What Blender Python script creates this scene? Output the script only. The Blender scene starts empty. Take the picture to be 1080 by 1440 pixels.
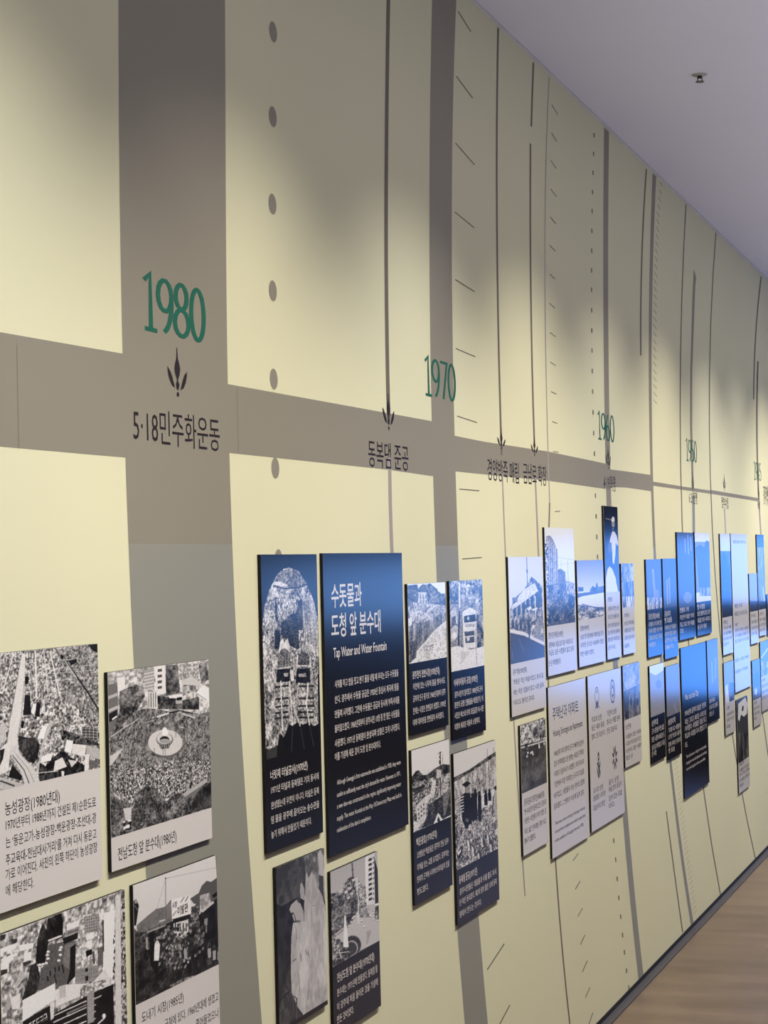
import bpy, bmesh, math, random
import numpy as np
from mathutils import Matrix, Vector

# ------------------------------------------------------------------ frame of reference
# X runs along the timeline wall, the wall face is the plane Y = 0, the hall is at negative Y, Z is up.
CAM = [[0.31839,-0.01794,-0.94779],[-0.947631,-0.032373,-0.317723],[-0.024983,0.999315,-0.027308]]
D = 1.5035          # distance of the viewer from the wall
EYE = 1.55
ZC = 3.1393        # ceiling height
SEAM = 1.6    # height of the joint between upper and lower wall boards
FRONT = 0.0075     # thickness of the exhibit boards
S0, S1 = -1.0, 15.0
ROOM = -6.0

sc = bpy.context.scene
cam = bpy.data.cameras.new('camera')
cam.sensor_fit = 'HORIZONTAL'; cam.sensor_width = 36.0; cam.lens = 2800.0 / 1080.0 * 36.0
cam.clip_start = 0.05; cam.clip_end = 100
co = bpy.data.objects.new('camera', cam); sc.collection.objects.link(co)
co.matrix_world = Matrix.Translation((0, -D, EYE)) @ Matrix(CAM).to_4x4()
sc.camera = co
sc.view_settings.view_transform = 'Standard'; sc.view_settings.look = 'None'
sc.view_settings.gamma = 1.0; sc.view_settings.exposure = 0.0
sc.view_settings.use_curve_mapping = False
w = bpy.data.worlds.new('world'); sc.world = w; w.use_nodes = True
w.node_tree.nodes['Background'].inputs[0].default_value = (0.6, 0.65, 0.9, 1)
w.node_tree.nodes['Background'].inputs[1].default_value = 0.0

# wall-washing spotlights on a ceiling track (warm white)
SPOT_N, SPOT_Z, AIM_Z = 1.12, ZC - 0.14, 0.30
SPOTS = [(1.3,1,0),(2.5,1.1,0),(3.6,1,1),(4.75,1,0),(5.9,1.1,1),(7.0,0.8,0),(8.1,1.1,1),(9.25,1,0),(10.2,0.7,0),(11.15,1.4,1),(12.4,1,0)]
SPOT_W = 132
lamps = []
for i, (x, k, warm) in enumerate(SPOTS):
  for spill in (0, 1):
    l = bpy.data.lights.new('spotlight_beam', 'SPOT'); l.energy = SPOT_W * k; l.color = (1.0, 0.93, 0.76)
    if spill: l.energy *= 0.05
    l.color = (1.0, 0.93, 0.80) if warm else (1.0, 0.965, 0.90)
    l.spot_size = math.radians(165 if spill else 90); l.spot_blend = 1.0; l.shadow_soft_size = 0.012
    o = bpy.data.objects.new('spotlight_beam', l); sc.collection.objects.link(o)
    o.location = (x, -SPOT_N, SPOT_Z)
    d = Vector((x, 0, AIM_Z)) - o.location
    o.rotation_euler = d.to_track_quat('-Z', 'Y').to_euler()
    if not spill: lamps.append(o)
# unseen cool fill light, added to brighten the ceiling and soften the wall
def area(name, loc, size, power, col, rot):
    l = bpy.data.lights.new(name, 'AREA'); l.shape = 'RECTANGLE'; l.size, l.size_y = size; l.energy = power; l.color = col
    o = bpy.data.objects.new(name, l); sc.collection.objects.link(o); o.location = loc; o.rotation_euler = rot; return o
up = area('added_ceiling_fill', (6.5, -2.3, 0.6), (13.0, 0.6), 98, (0.84, 0.84, 1.0), (math.pi, 0, 0)); up.data.spread = math.radians(125)

# ------------------------------------------------------------------ materials
def lin(c):
    c = c / 255.0
    return c / 12.92 if c <= 0.04045 else ((c + 0.055) / 1.055) ** 2.4
def rgb(r, g, b): return (lin(r), lin(g), lin(b), 1.0)
def mat(name, col, rough=0.6, spec=0.5, noise=None, bump=0.0, metal=0.0):
    m = bpy.data.materials.new(name); m.use_nodes = True
    nt = m.node_tree; b = nt.nodes['Principled BSDF']
    b.inputs['Base Color'].default_value = col; b.inputs['Roughness'].default_value = rough
    b.inputs['Specular IOR Level'].default_value = spec; b.inputs['Metallic'].default_value = metal
    if noise:
        scale, amt, det = noise
        tc = nt.nodes.new('ShaderNodeTexCoord'); n = nt.nodes.new('ShaderNodeTexNoise')
        n.inputs['Scale'].default_value = scale; n.inputs['Detail'].default_value = det
        nt.links.new(tc.outputs['Object'], n.inputs['Vector'])
        mx = nt.nodes.new('ShaderNodeMix'); mx.data_type = 'RGBA'
        mx.inputs['A'].default_value = tuple(c * (1 - amt) for c in col[:3]) + (1,)
        mx.inputs['B'].default_value = tuple(min(1, c * (1 + amt)) for c in col[:3]) + (1,)
        nt.links.new(n.outputs['Fac'], mx.inputs['Factor']); nt.links.new(mx.outputs['Result'], b.inputs['Base Color'])
        if bump:
            bp = nt.nodes.new('ShaderNodeBump'); bp.inputs['Strength'].default_value = bump; bp.inputs['Distance'].default_value = 0.002
            nt.links.new(n.outputs['Fac'], bp.inputs['Height']); nt.links.new(bp.outputs['Normal'], b.inputs['Normal'])
    return m
M = {}
M['cream'] = mat('cream_wall_paint', rgb(220, 217, 184), 0.75, 0.25, (1.1, 0.035, 3.0))
M['grey_up'] = mat('grey_vinyl', rgb(142, 136, 122), 0.55, 0.35, (1.3, 0.05, 3.0))
M['grey_low'] = mat('smooth_grey_vinyl', rgb(146, 144, 132), 0.42, 0.4, (1.3, 0.04, 3.0))
M['line_up'] = mat('dark_line_print', rgb(112, 104, 92), 0.6, 0.3, (3.0, 0.05, 2.0))
M['line_low'] = mat('pale_line_print', rgb(165, 155, 150), 0.5, 0.3, (3.0, 0.05, 2.0))
M['ink'] = mat('black_wall_lettering', rgb(38, 30, 32), 0.5, 0.3, (30, 0.1, 2.0))
M['green'] = mat('green_wall_numerals', rgb(22, 98, 78), 0.5, 0.3, (30, 0.08, 2.0))
M['core'] = mat('black_board_core', rgb(16, 13, 14), 0.6, 0.3, (60, 0.1, 2.0))
M['light'] = mat('pale_grey_print', rgb(222, 216, 213), 0.165, 0.5, (4, 0.012, 2.0))
M['dark'] = mat('charcoal_print', rgb(30, 28, 30), 0.165, 0.5, (4, 0.05, 2.0))
M['txt_black'] = mat('black_print_lettering', rgb(52, 49, 50), 0.2, 0.5, (60, 0.05, 2.0))
M['txt_white'] = mat('white_print_lettering', rgb(222, 214, 208), 0.2, 0.5, (60, 0.03, 2.0))
M['emblem'] = mat('grey_print_emblem', rgb(92, 92, 96), 0.2, 0.5, (60, 0.05, 2.0))
M['ceiling'] = mat('ceiling_paint', rgb(216, 214, 224), 0.9, 0.2, (2.5, 0.02, 4.0), 0.1)
M['trim'] = mat('ceiling_trim', rgb(205, 203, 200), 0.5, 0.4, (9, 0.02, 2.0))
M['room'] = mat('dark_hall_paint', rgb(52, 52, 58), 0.85, 0.2, (2.0, 0.1, 3.0))
M['base'] = mat('black_skirting', rgb(14, 13, 15), 0.5, 0.4, (20, 0.1, 2.0))
M['channel'] = mat('grey_floor_channel', rgb(58, 55, 62), 0.55, 0.6, (7, 0.25, 5.0))
M['metal'] = mat('dark_sprinkler_metal', rgb(60, 58, 52), 0.35, 0.6, (80, 0.2, 2.0), metal=0.8)
M['plate'] = mat('sprinkler_plate', rgb(170, 168, 158), 0.5, 0.5, (80, 0.03, 2.0))

def floor_mat():
    m = bpy.data.materials.new('brown_vinyl_floor'); m.use_nodes = True; nt = m.node_tree; b = nt.nodes['Principled BSDF']
    tc = nt.nodes.new('ShaderNodeTexCoord'); mp = nt.nodes.new('ShaderNodeMapping'); mp.inputs['Scale'].default_value = (5.0, 0.8, 1.0)
    n = nt.nodes.new('ShaderNodeTexNoise'); n.inputs['Scale'].default_value = 1.6; n.inputs['Detail'].default_value = 8; n.inputs['Roughness'].default_value = 0.6
    n2 = nt.nodes.new('ShaderNodeTexNoise'); n2.inputs['Scale'].default_value = 2.2; n2.inputs['Detail'].default_value = 3
    r = nt.nodes.new('ShaderNodeValToRGB'); r.color_ramp.elements[0].position = 0.32; r.color_ramp.elements[0].color = rgb(84, 66, 52)
    r.color_ramp.elements[1].position = 0.72; r.color_ramp.elements[1].color = rgb(124, 104, 88)
    mx = nt.nodes.new('ShaderNodeMix'); mx.data_type = 'FLOAT'; mx.inputs['Factor'].default_value = 0.45
    nt.links.new(tc.outputs['Object'], mp.inputs['Vector']); nt.links.new(mp.outputs['Vector'], n.inputs['Vector'])
    nt.links.new(tc.outputs['Object'], n2.inputs['Vector'])
    nt.links.new(n.outputs['Fac'], mx.inputs['A']); nt.links.new(n2.outputs['Fac'], mx.inputs['B'])
    nt.links.new(mx.outputs['Result'], r.inputs['Fac']); nt.links.new(r.outputs['Color'], b.inputs['Base Color'])
    b.inputs['Roughness'].default_value = 0.34; b.inputs['Specular IOR Level'].default_value = 0.5
    bp = nt.nodes.new('ShaderNodeBump'); bp.inputs['Strength'].default_value = 0.12; bp.inputs['Distance'].default_value = 0.003
    nt.links.new(n2.outputs['Fac'], bp.inputs['Height']); nt.links.new(bp.outputs['Normal'], b.inputs['Normal'])
    return m
M['floor'] = floor_mat()

def photo_mat():
    # the picture content is a printed black-and-white photograph held in a colour attribute, plus fine procedural print grain
    m = bpy.data.materials.new('photographic_print'); m.use_nodes = True; nt = m.node_tree; b = nt.nodes['Principled BSDF']
    a = nt.nodes.new('ShaderNodeVertexColor'); a.layer_name = 'print'
    tc = nt.nodes.new('ShaderNodeTexCoord'); n = nt.nodes.new('ShaderNodeTexNoise'); n.inputs['Scale'].default_value = 420; n.inputs['Detail'].default_value = 2
    mr = nt.nodes.new('ShaderNodeMapRange'); mr.inputs['To Min'].default_value = 0.86; mr.inputs['To Max'].default_value = 1.14
    vm = nt.nodes.new('ShaderNodeVectorMath'); vm.operation = 'SCALE'
    nt.links.new(tc.outputs['Object'], n.inputs['Vector']); nt.links.new(n.outputs['Fac'], mr.inputs['Value'])
    nt.links.new(a.outputs['Color'], vm.inputs[0]); nt.links.new(mr.outputs['Result'], vm.inputs['Scale'])
    nt.links.new(vm.outputs['Vector'], b.inputs['Base Color'])
    b.inputs['Roughness'].default_value = 0.165; b.inputs['Specular IOR Level'].default_value = 0.5
    return m
M['photo'] = photo_mat()

def glow_mat(name, col, strength):
    m = bpy.data.materials.new(name); m.use_nodes = True; nt = m.node_tree
    nt.nodes.remove(nt.nodes['Principled BSDF']); e = nt.nodes.new('ShaderNodeEmission')
    e.inputs['Strength'].default_value = strength
    tc = nt.nodes.new('ShaderNodeTexCoord'); n = nt.nodes.new('ShaderNodeTexNoise'); n.inputs['Scale'].default_value = 1.3; n.inputs['Detail'].default_value = 2
    r = nt.nodes.new('ShaderNodeValToRGB'); r.color_ramp.elements[0].position = 0.3; r.color_ramp.elements[1].position = 0.7
    r.color_ramp.elements[0].color = tuple(c * 0.85 for c in col) + (1,); r.color_ramp.elements[1].color = tuple(min(1, c * 1.1) for c in col) + (1,)
    nt.links.new(tc.outputs['Object'], n.inputs['Vector']); nt.links.new(n.outputs['Fac'], r.inputs['Fac']); nt.links.new(r.outputs['Color'], e.inputs['Color'])
    nt.links.new(e.outputs[0], nt.nodes['Material Output'].inputs['Surface'])
    return m
M['screen'] = glow_mat('blue_projected_picture', (0.09, 0.30, 1.0), 3.4)

M['screen_dim'] = glow_mat('dim_blue_projected_picture', (0.17, 0.40, 1.0), 3.2)

# ------------------------------------------------------------------ helpers
def link(o, parent=None):
    sc.collection.objects.link(o)
    if parent: o.parent = parent
    return o
def obj(name, me, m, parent=None, loc=None):
    if m is not None and not me.materials: me.materials.append(m)
    o = bpy.data.objects.new(name, me)
    if loc: o.location = loc
    return link(o, parent)
def box_bm(bm, x0, x1, y0, y1, z0, z1):
    v = [bm.verts.new(p) for p in ((x0,y0,z0),(x1,y0,z0),(x1,y1,z0),(x0,y1,z0),(x0,y0,z1),(x1,y0,z1),(x1,y1,z1),(x0,y1,z1))]
    for f in ((0,3,2,1),(4,5,6,7),(0,1,5,4),(1,2,6,5),(2,3,7,6),(3,0,4,7)): bm.faces.new([v[i] for i in f])
def box(name, x0, x1, y0, y1, z0, z1, m, parent=None, loc=None, bev=0):
    bm = bmesh.new(); box_bm(bm, x0, x1, y0, y1, z0, z1)
    if bev: bmesh.ops.bevel(bm, geom=bm.edges[:], offset=bev, segments=1, affect='EDGES')
    me = bpy.data.meshes.new(name); bm.to_mesh(me); bm.free()
    return obj(name, me, m, parent, loc)
def flat(name, poly, n, m, parent):
    """a printed or cut-vinyl shape lying on the wall: polygon in (x, z), n in front of it"""
    pts = []
    for p in poly:
        if not pts or abs(p[0]-pts[-1][0]) + abs(p[1]-pts[-1][1]) > 1e-6: pts.append(p)
    bm = bmesh.new(); vs = [bm.verts.new((p[0], -n, p[1])) for p in pts]
    f = bm.faces.new(vs); f.normal_update()
    if f.normal.y > 0: f.normal_flip()
    bmesh.ops.triangulate(bm, faces=[f])
    me = bpy.data.meshes.new(name); bm.to_mesh(me); bm.free()
    return obj(name, me, m, parent)
def tag(o, label=None, cat=None, group=None, kind=None):
    if label: o['label'] = label
    if cat: o['category'] = cat
    if group: o['group'] = group
    if kind: o['kind'] = kind
    return o
_type = {}
def typeset(strings, offs):
    """outline all strings of one weight in a single pass, one string per line, then keep each apart"""
    strings = [t for t in dict.fromkeys(strings) if (t, offs) not in _type]
    if not strings: return
    c = bpy.data.curves.new('type', 'FONT'); c.body = '\n'.join(strings); c.size = 1.0; c.resolution_u = 2; c.offset = offs
    c.space_character = 0.98; c.space_line = 4.0
    o = bpy.data.objects.new('type', c); me = bpy.data.meshes.new_from_object(o)
    n = len(me.vertices); v = np.empty(n*3, dtype=np.float32); me.vertices.foreach_get('co', v); v = v.reshape(-1, 3)
    row = np.round((-v[:,1]+0.35)/4.0).astype(int); F = [[] for _ in strings]
    for p in me.polygons:
        a = tuple(p.vertices); F[row[a[0]]].append(a)
    for k, t in enumerate(strings):
        idx = np.nonzero(row == k)[0]; mp = {int(q): r for r, q in enumerate(idx)}
        vv = v[idx].copy(); vv[:,1] += 4.0*k
        _type[(t, offs)] = (vv, [tuple(mp[q] for q in f) for f in F[k]])
    bpy.data.objects.remove(o); bpy.data.curves.remove(c); bpy.data.meshes.remove(me)
def text_arrays(s, offs):
    if (s, offs) not in _type: typeset([s], offs)
    return _type[(s, offs)]
HV, _ = text_arrays('물', 0.0)
HB, HT = float(HV[:,1].min()), float(HV[:,1].max())
def lettering(name, lines, n, m, parent, offs=0.0):
    """lines: text, x of first and last letter edge, z of the base of the letter box, height of the letter box"""
    V, Fs = [], []; off = 0
    for t, a, b, z, h in lines:
        v, F = text_arrays(t, offs)
        if not len(v): continue
        x0, x1 = v[:,0].min(), v[:,0].max()
        X = a + (v[:,0]-x0)/(x1-x0)*(b-a); Z = z + (v[:,1]-HB)/(HT-HB)*h
        V.append(np.stack([X, np.full_like(X, -n), Z], 1)); Fs += [tuple(i+off for i in f) for f in F]; off += len(v)
    V = np.concatenate(V); me = bpy.data.meshes.new(name); me.from_pydata(V.tolist(), [], Fs); me.update()
    return obj(name, me, m, parent)

# ------------------------------------------------------------------ picture painting (prints)
def lerp_noise(rs, nx, ny, U, Vv, near):
    nx, ny = max(2, int(nx)), max(2, int(ny)); g = rs.rand(ny+2, nx+2)
    x = np.clip(U*nx, 0, nx-1e-3); y = np.clip(Vv*ny, 0, ny-1e-3); xi, yi = x.astype(int), y.astype(int)
    if near: return g[yi, xi]
    fx, fy = x-xi, y-yi; fx = fx*fx*(3-2*fx); fy = fy*fy*(3-2*fy)
    return (g[yi,xi]*(1-fx)+g[yi,xi+1]*fx)*(1-fy)+(g[yi+1,xi]*(1-fx)+g[yi+1,xi+1]*fx)*fy
def paint(W, H, ops):
    im = np.full((H, W), 0.5)
    us = (np.arange(W)+0.5)/W; vs = (np.arange(H)+0.5)/H
    def region(uv):
        p = np.array(uv, float).reshape(-1, 2)/1000.0
        x0, x1 = max(0, int(p[:,0].min()*W)-1), min(W, int(p[:,0].max()*W)+2)
        y0, y1 = max(0, int(p[:,1].min()*H)-1), min(H, int(p[:,1].max()*H)+2)
        if x1 <= x0 or y1 <= y0: return None
        U, V = np.meshgrid(us[x0:x1], vs[y0:y1]); ins = np.zeros(U.shape, bool); q = np.roll(p, -1, 0)
        for (ax, ay), (bx, by) in zip(p, q):
            if ay == by: continue
            ins ^= ((ay > V) != (by > V)) & (U < (bx-ax)*(V-ay)/(by-ay)+ax)
        return y0, y1, x0, x1, U, V, ins, p
    for o in ops:
        k = o[0]
        if k == 'F': im[:] = o[1]; continue
        R = region(o[1])
        if R is None: continue
        y0, y1, x0, x1, U, V, ins, p = R; sub = im[y0:y1, x0:x1]
        if k == 'P': sub[ins] = o[2]
        elif k == 'G':
            t = np.clip((V-p[:,1].min())/(p[:,1].max()-p[:,1].min()), 0, 1); g = o[2]+(o[3]-o[2])*t; sub[ins] = g[ins]
        elif k == 'N':
            lo, hi, nx, ny, mode, a, seed = o[2:]; rs = np.random.RandomState(seed)
            if mode == 0:
                # blocky: rows shifted, several sizes, like roofs and walls
                j = lerp_noise(rs, nx/3, ny/3, U, V, False)*1.6/nx
                n1 = lerp_noise(rs, nx, ny, U+j, V+j*0.7, True); n2 = lerp_noise(rs, nx*2.1, ny*1.7, U-j, V+j, True)
                nn = np.clip(0.62*n1+0.5*n2-0.06, 0, 1); nn = nn*nn*(3-2*nn)
            elif mode == 1:
                nn = 0.5*lerp_noise(rs, nx/3, ny/3, U, V, False)+0.32*lerp_noise(rs, nx, ny, U, V, False)+0.3*lerp_noise(rs, nx*2.3, ny*2.3, U, V, False)
                nn = np.clip((nn-0.28)/0.56, 0, 1)
            else:
                nn = lerp_noise(rs, nx, ny, U, V, False); nn = np.clip((nn-0.5)*3.2+0.5, 0, 1)
            if mode == 3: sub[ins] = sub[ins]+a*(nn[ins]-0.5)*(0.55+0.9*np.clip(sub[ins], 0, 1)*(1-np.clip(sub[ins], 0, 1)))*1.4; continue
            g = lo+(hi-lo)*nn; sub[ins] = sub[ins]*(1-a)+g[ins]*a
        elif k == 'S':
            n, ru, rv, lo, hi, gr, seed = o[2:]; rs = random.Random(seed)
            h, w_ = ins.shape
            for i in range(n):
                a, b = rs.randrange(w_), rs.randrange(h)
                if not ins[b, a]: continue
                sc_ = 0.7+(gr-0.7)*(b/h) if gr > 1 else 1.0
                rx = max(1, int(ru*W/1000*sc_*0.5+0.5)); ry = max(1, int(rv*H/1000*sc_*0.5+0.5))
                sub[max(0,b-ry):b+ry, max(0,a-rx):a+rx] = lo+(hi-lo)*rs.random()
        elif k == 'W':
            nx, ny, val, fu, fv = o[2:]; A, B, C, E = p
            # affine coordinates inside the quad
            e1 = B-A; e2 = E-A; det = e1[0]*e2[1]-e1[1]*e2[0]
            if abs(det) < 1e-9: continue
            du, dv = U-A[0], V-A[1]; s = (du*e2[1]-dv*e2[0])/det*nx; t = (e1[0]*dv-e1[1]*du)/det*ny
            mk = ins & ((s % 1) > (1-fu)/2) & ((s % 1) < (1+fu)/2) & ((t % 1) > (1-fv)/2) & ((t % 1) < (1+fv)/2)
            sub[mk] = val
    return im
def photograph(x0, x1, z0, z1, ops, parent, px):
    W, H = px; big = paint(W*2, H*2, ops); im = big.reshape(H, 2, W, 2).mean((1, 3))
    g = np.clip(im, 0, 1); g = g+0.35*(g*g*(3-2*g)-g)
    c = np.where(g <= 0.04045, g/12.92, ((g+0.055)/1.055)**2.4)
    tint = np.array([0.97, 0.93, 0.92]); black = np.array([0.006, 0.0055, 0.0065])
    col = np.minimum(0.93, c[..., None]*tint*1.12+black)
    X = np.linspace(x0, x1, W); Z = np.linspace(z1, z0, H); XX, ZZ = np.meshgrid(X, Z)
    me = bpy.data.meshes.new('photograph'); nv = W*H; nf = (W-1)*(H-1)
    me.vertices.add(nv); me.vertices.foreach_set('co', np.stack([XX, np.full_like(XX, -FRONT-0.00012), ZZ], -1).astype(np.float32).ravel())
    i = (np.arange(H-1)[:, None]*W+np.arange(W-1)[None, :]).ravel()
    quads = np.stack([i+W, i+W+1, i+1, i], 1).astype(np.int32)
    me.loops.add(nf*4); me.loops.foreach_set('vertex_index', quads.ravel())
    me.polygons.add(nf); me.polygons.foreach_set('loop_start', np.arange(nf, dtype=np.int32)*4)
    me.update(calc_edges=True)
    a = me.color_attributes.new('print', 'FLOAT_COLOR', 'POINT')
    a.data.foreach_set('color', np.concatenate([col, np.ones((H, W, 1))], -1).astype(np.float32).ravel())
    return obj('photograph', me, M['photo'], parent)

# ------------------------------------------------------------------ the room
wall = tag(box('wall_left', S0, S1, 0.0, 0.12, 0.0, ZC, M['cream']), kind='structure')
floor = tag(box('floor', S0, S1, ROOM, 0.12, -0.12, -0.02, M['floor']), kind='structure')
ceil = tag(box('ceiling', S0, S1, ROOM, 0.12, ZC, ZC+0.1, M['ceiling']), kind='structure')
tag(box('wall_right', S0, S1, ROOM-0.1, ROOM, -0.02, ZC, M['room']), kind='structure')
tag(box('wall_back', S0-0.1, S0, ROOM, 0.12, -0.02, ZC, M['room']), kind='structure')
tag(box('wall_front', S1, S1+0.1, ROOM, 0.12, -0.02, ZC, M['room']), kind='structure')
tag(box('baseboard_left', S0, S1, -0.002, 0.1, -0.02, 0.0, M['base']), kind='structure')
tag(box('trim_1', S0, S1, -0.012, 0.0, ZC-0.008, ZC, M['trim']), kind='structure')
ch = tag(box('trim_2', S0, S1, -0.034, -0.002, -0.02, -0.016, M['channel']), kind='structure')

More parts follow.
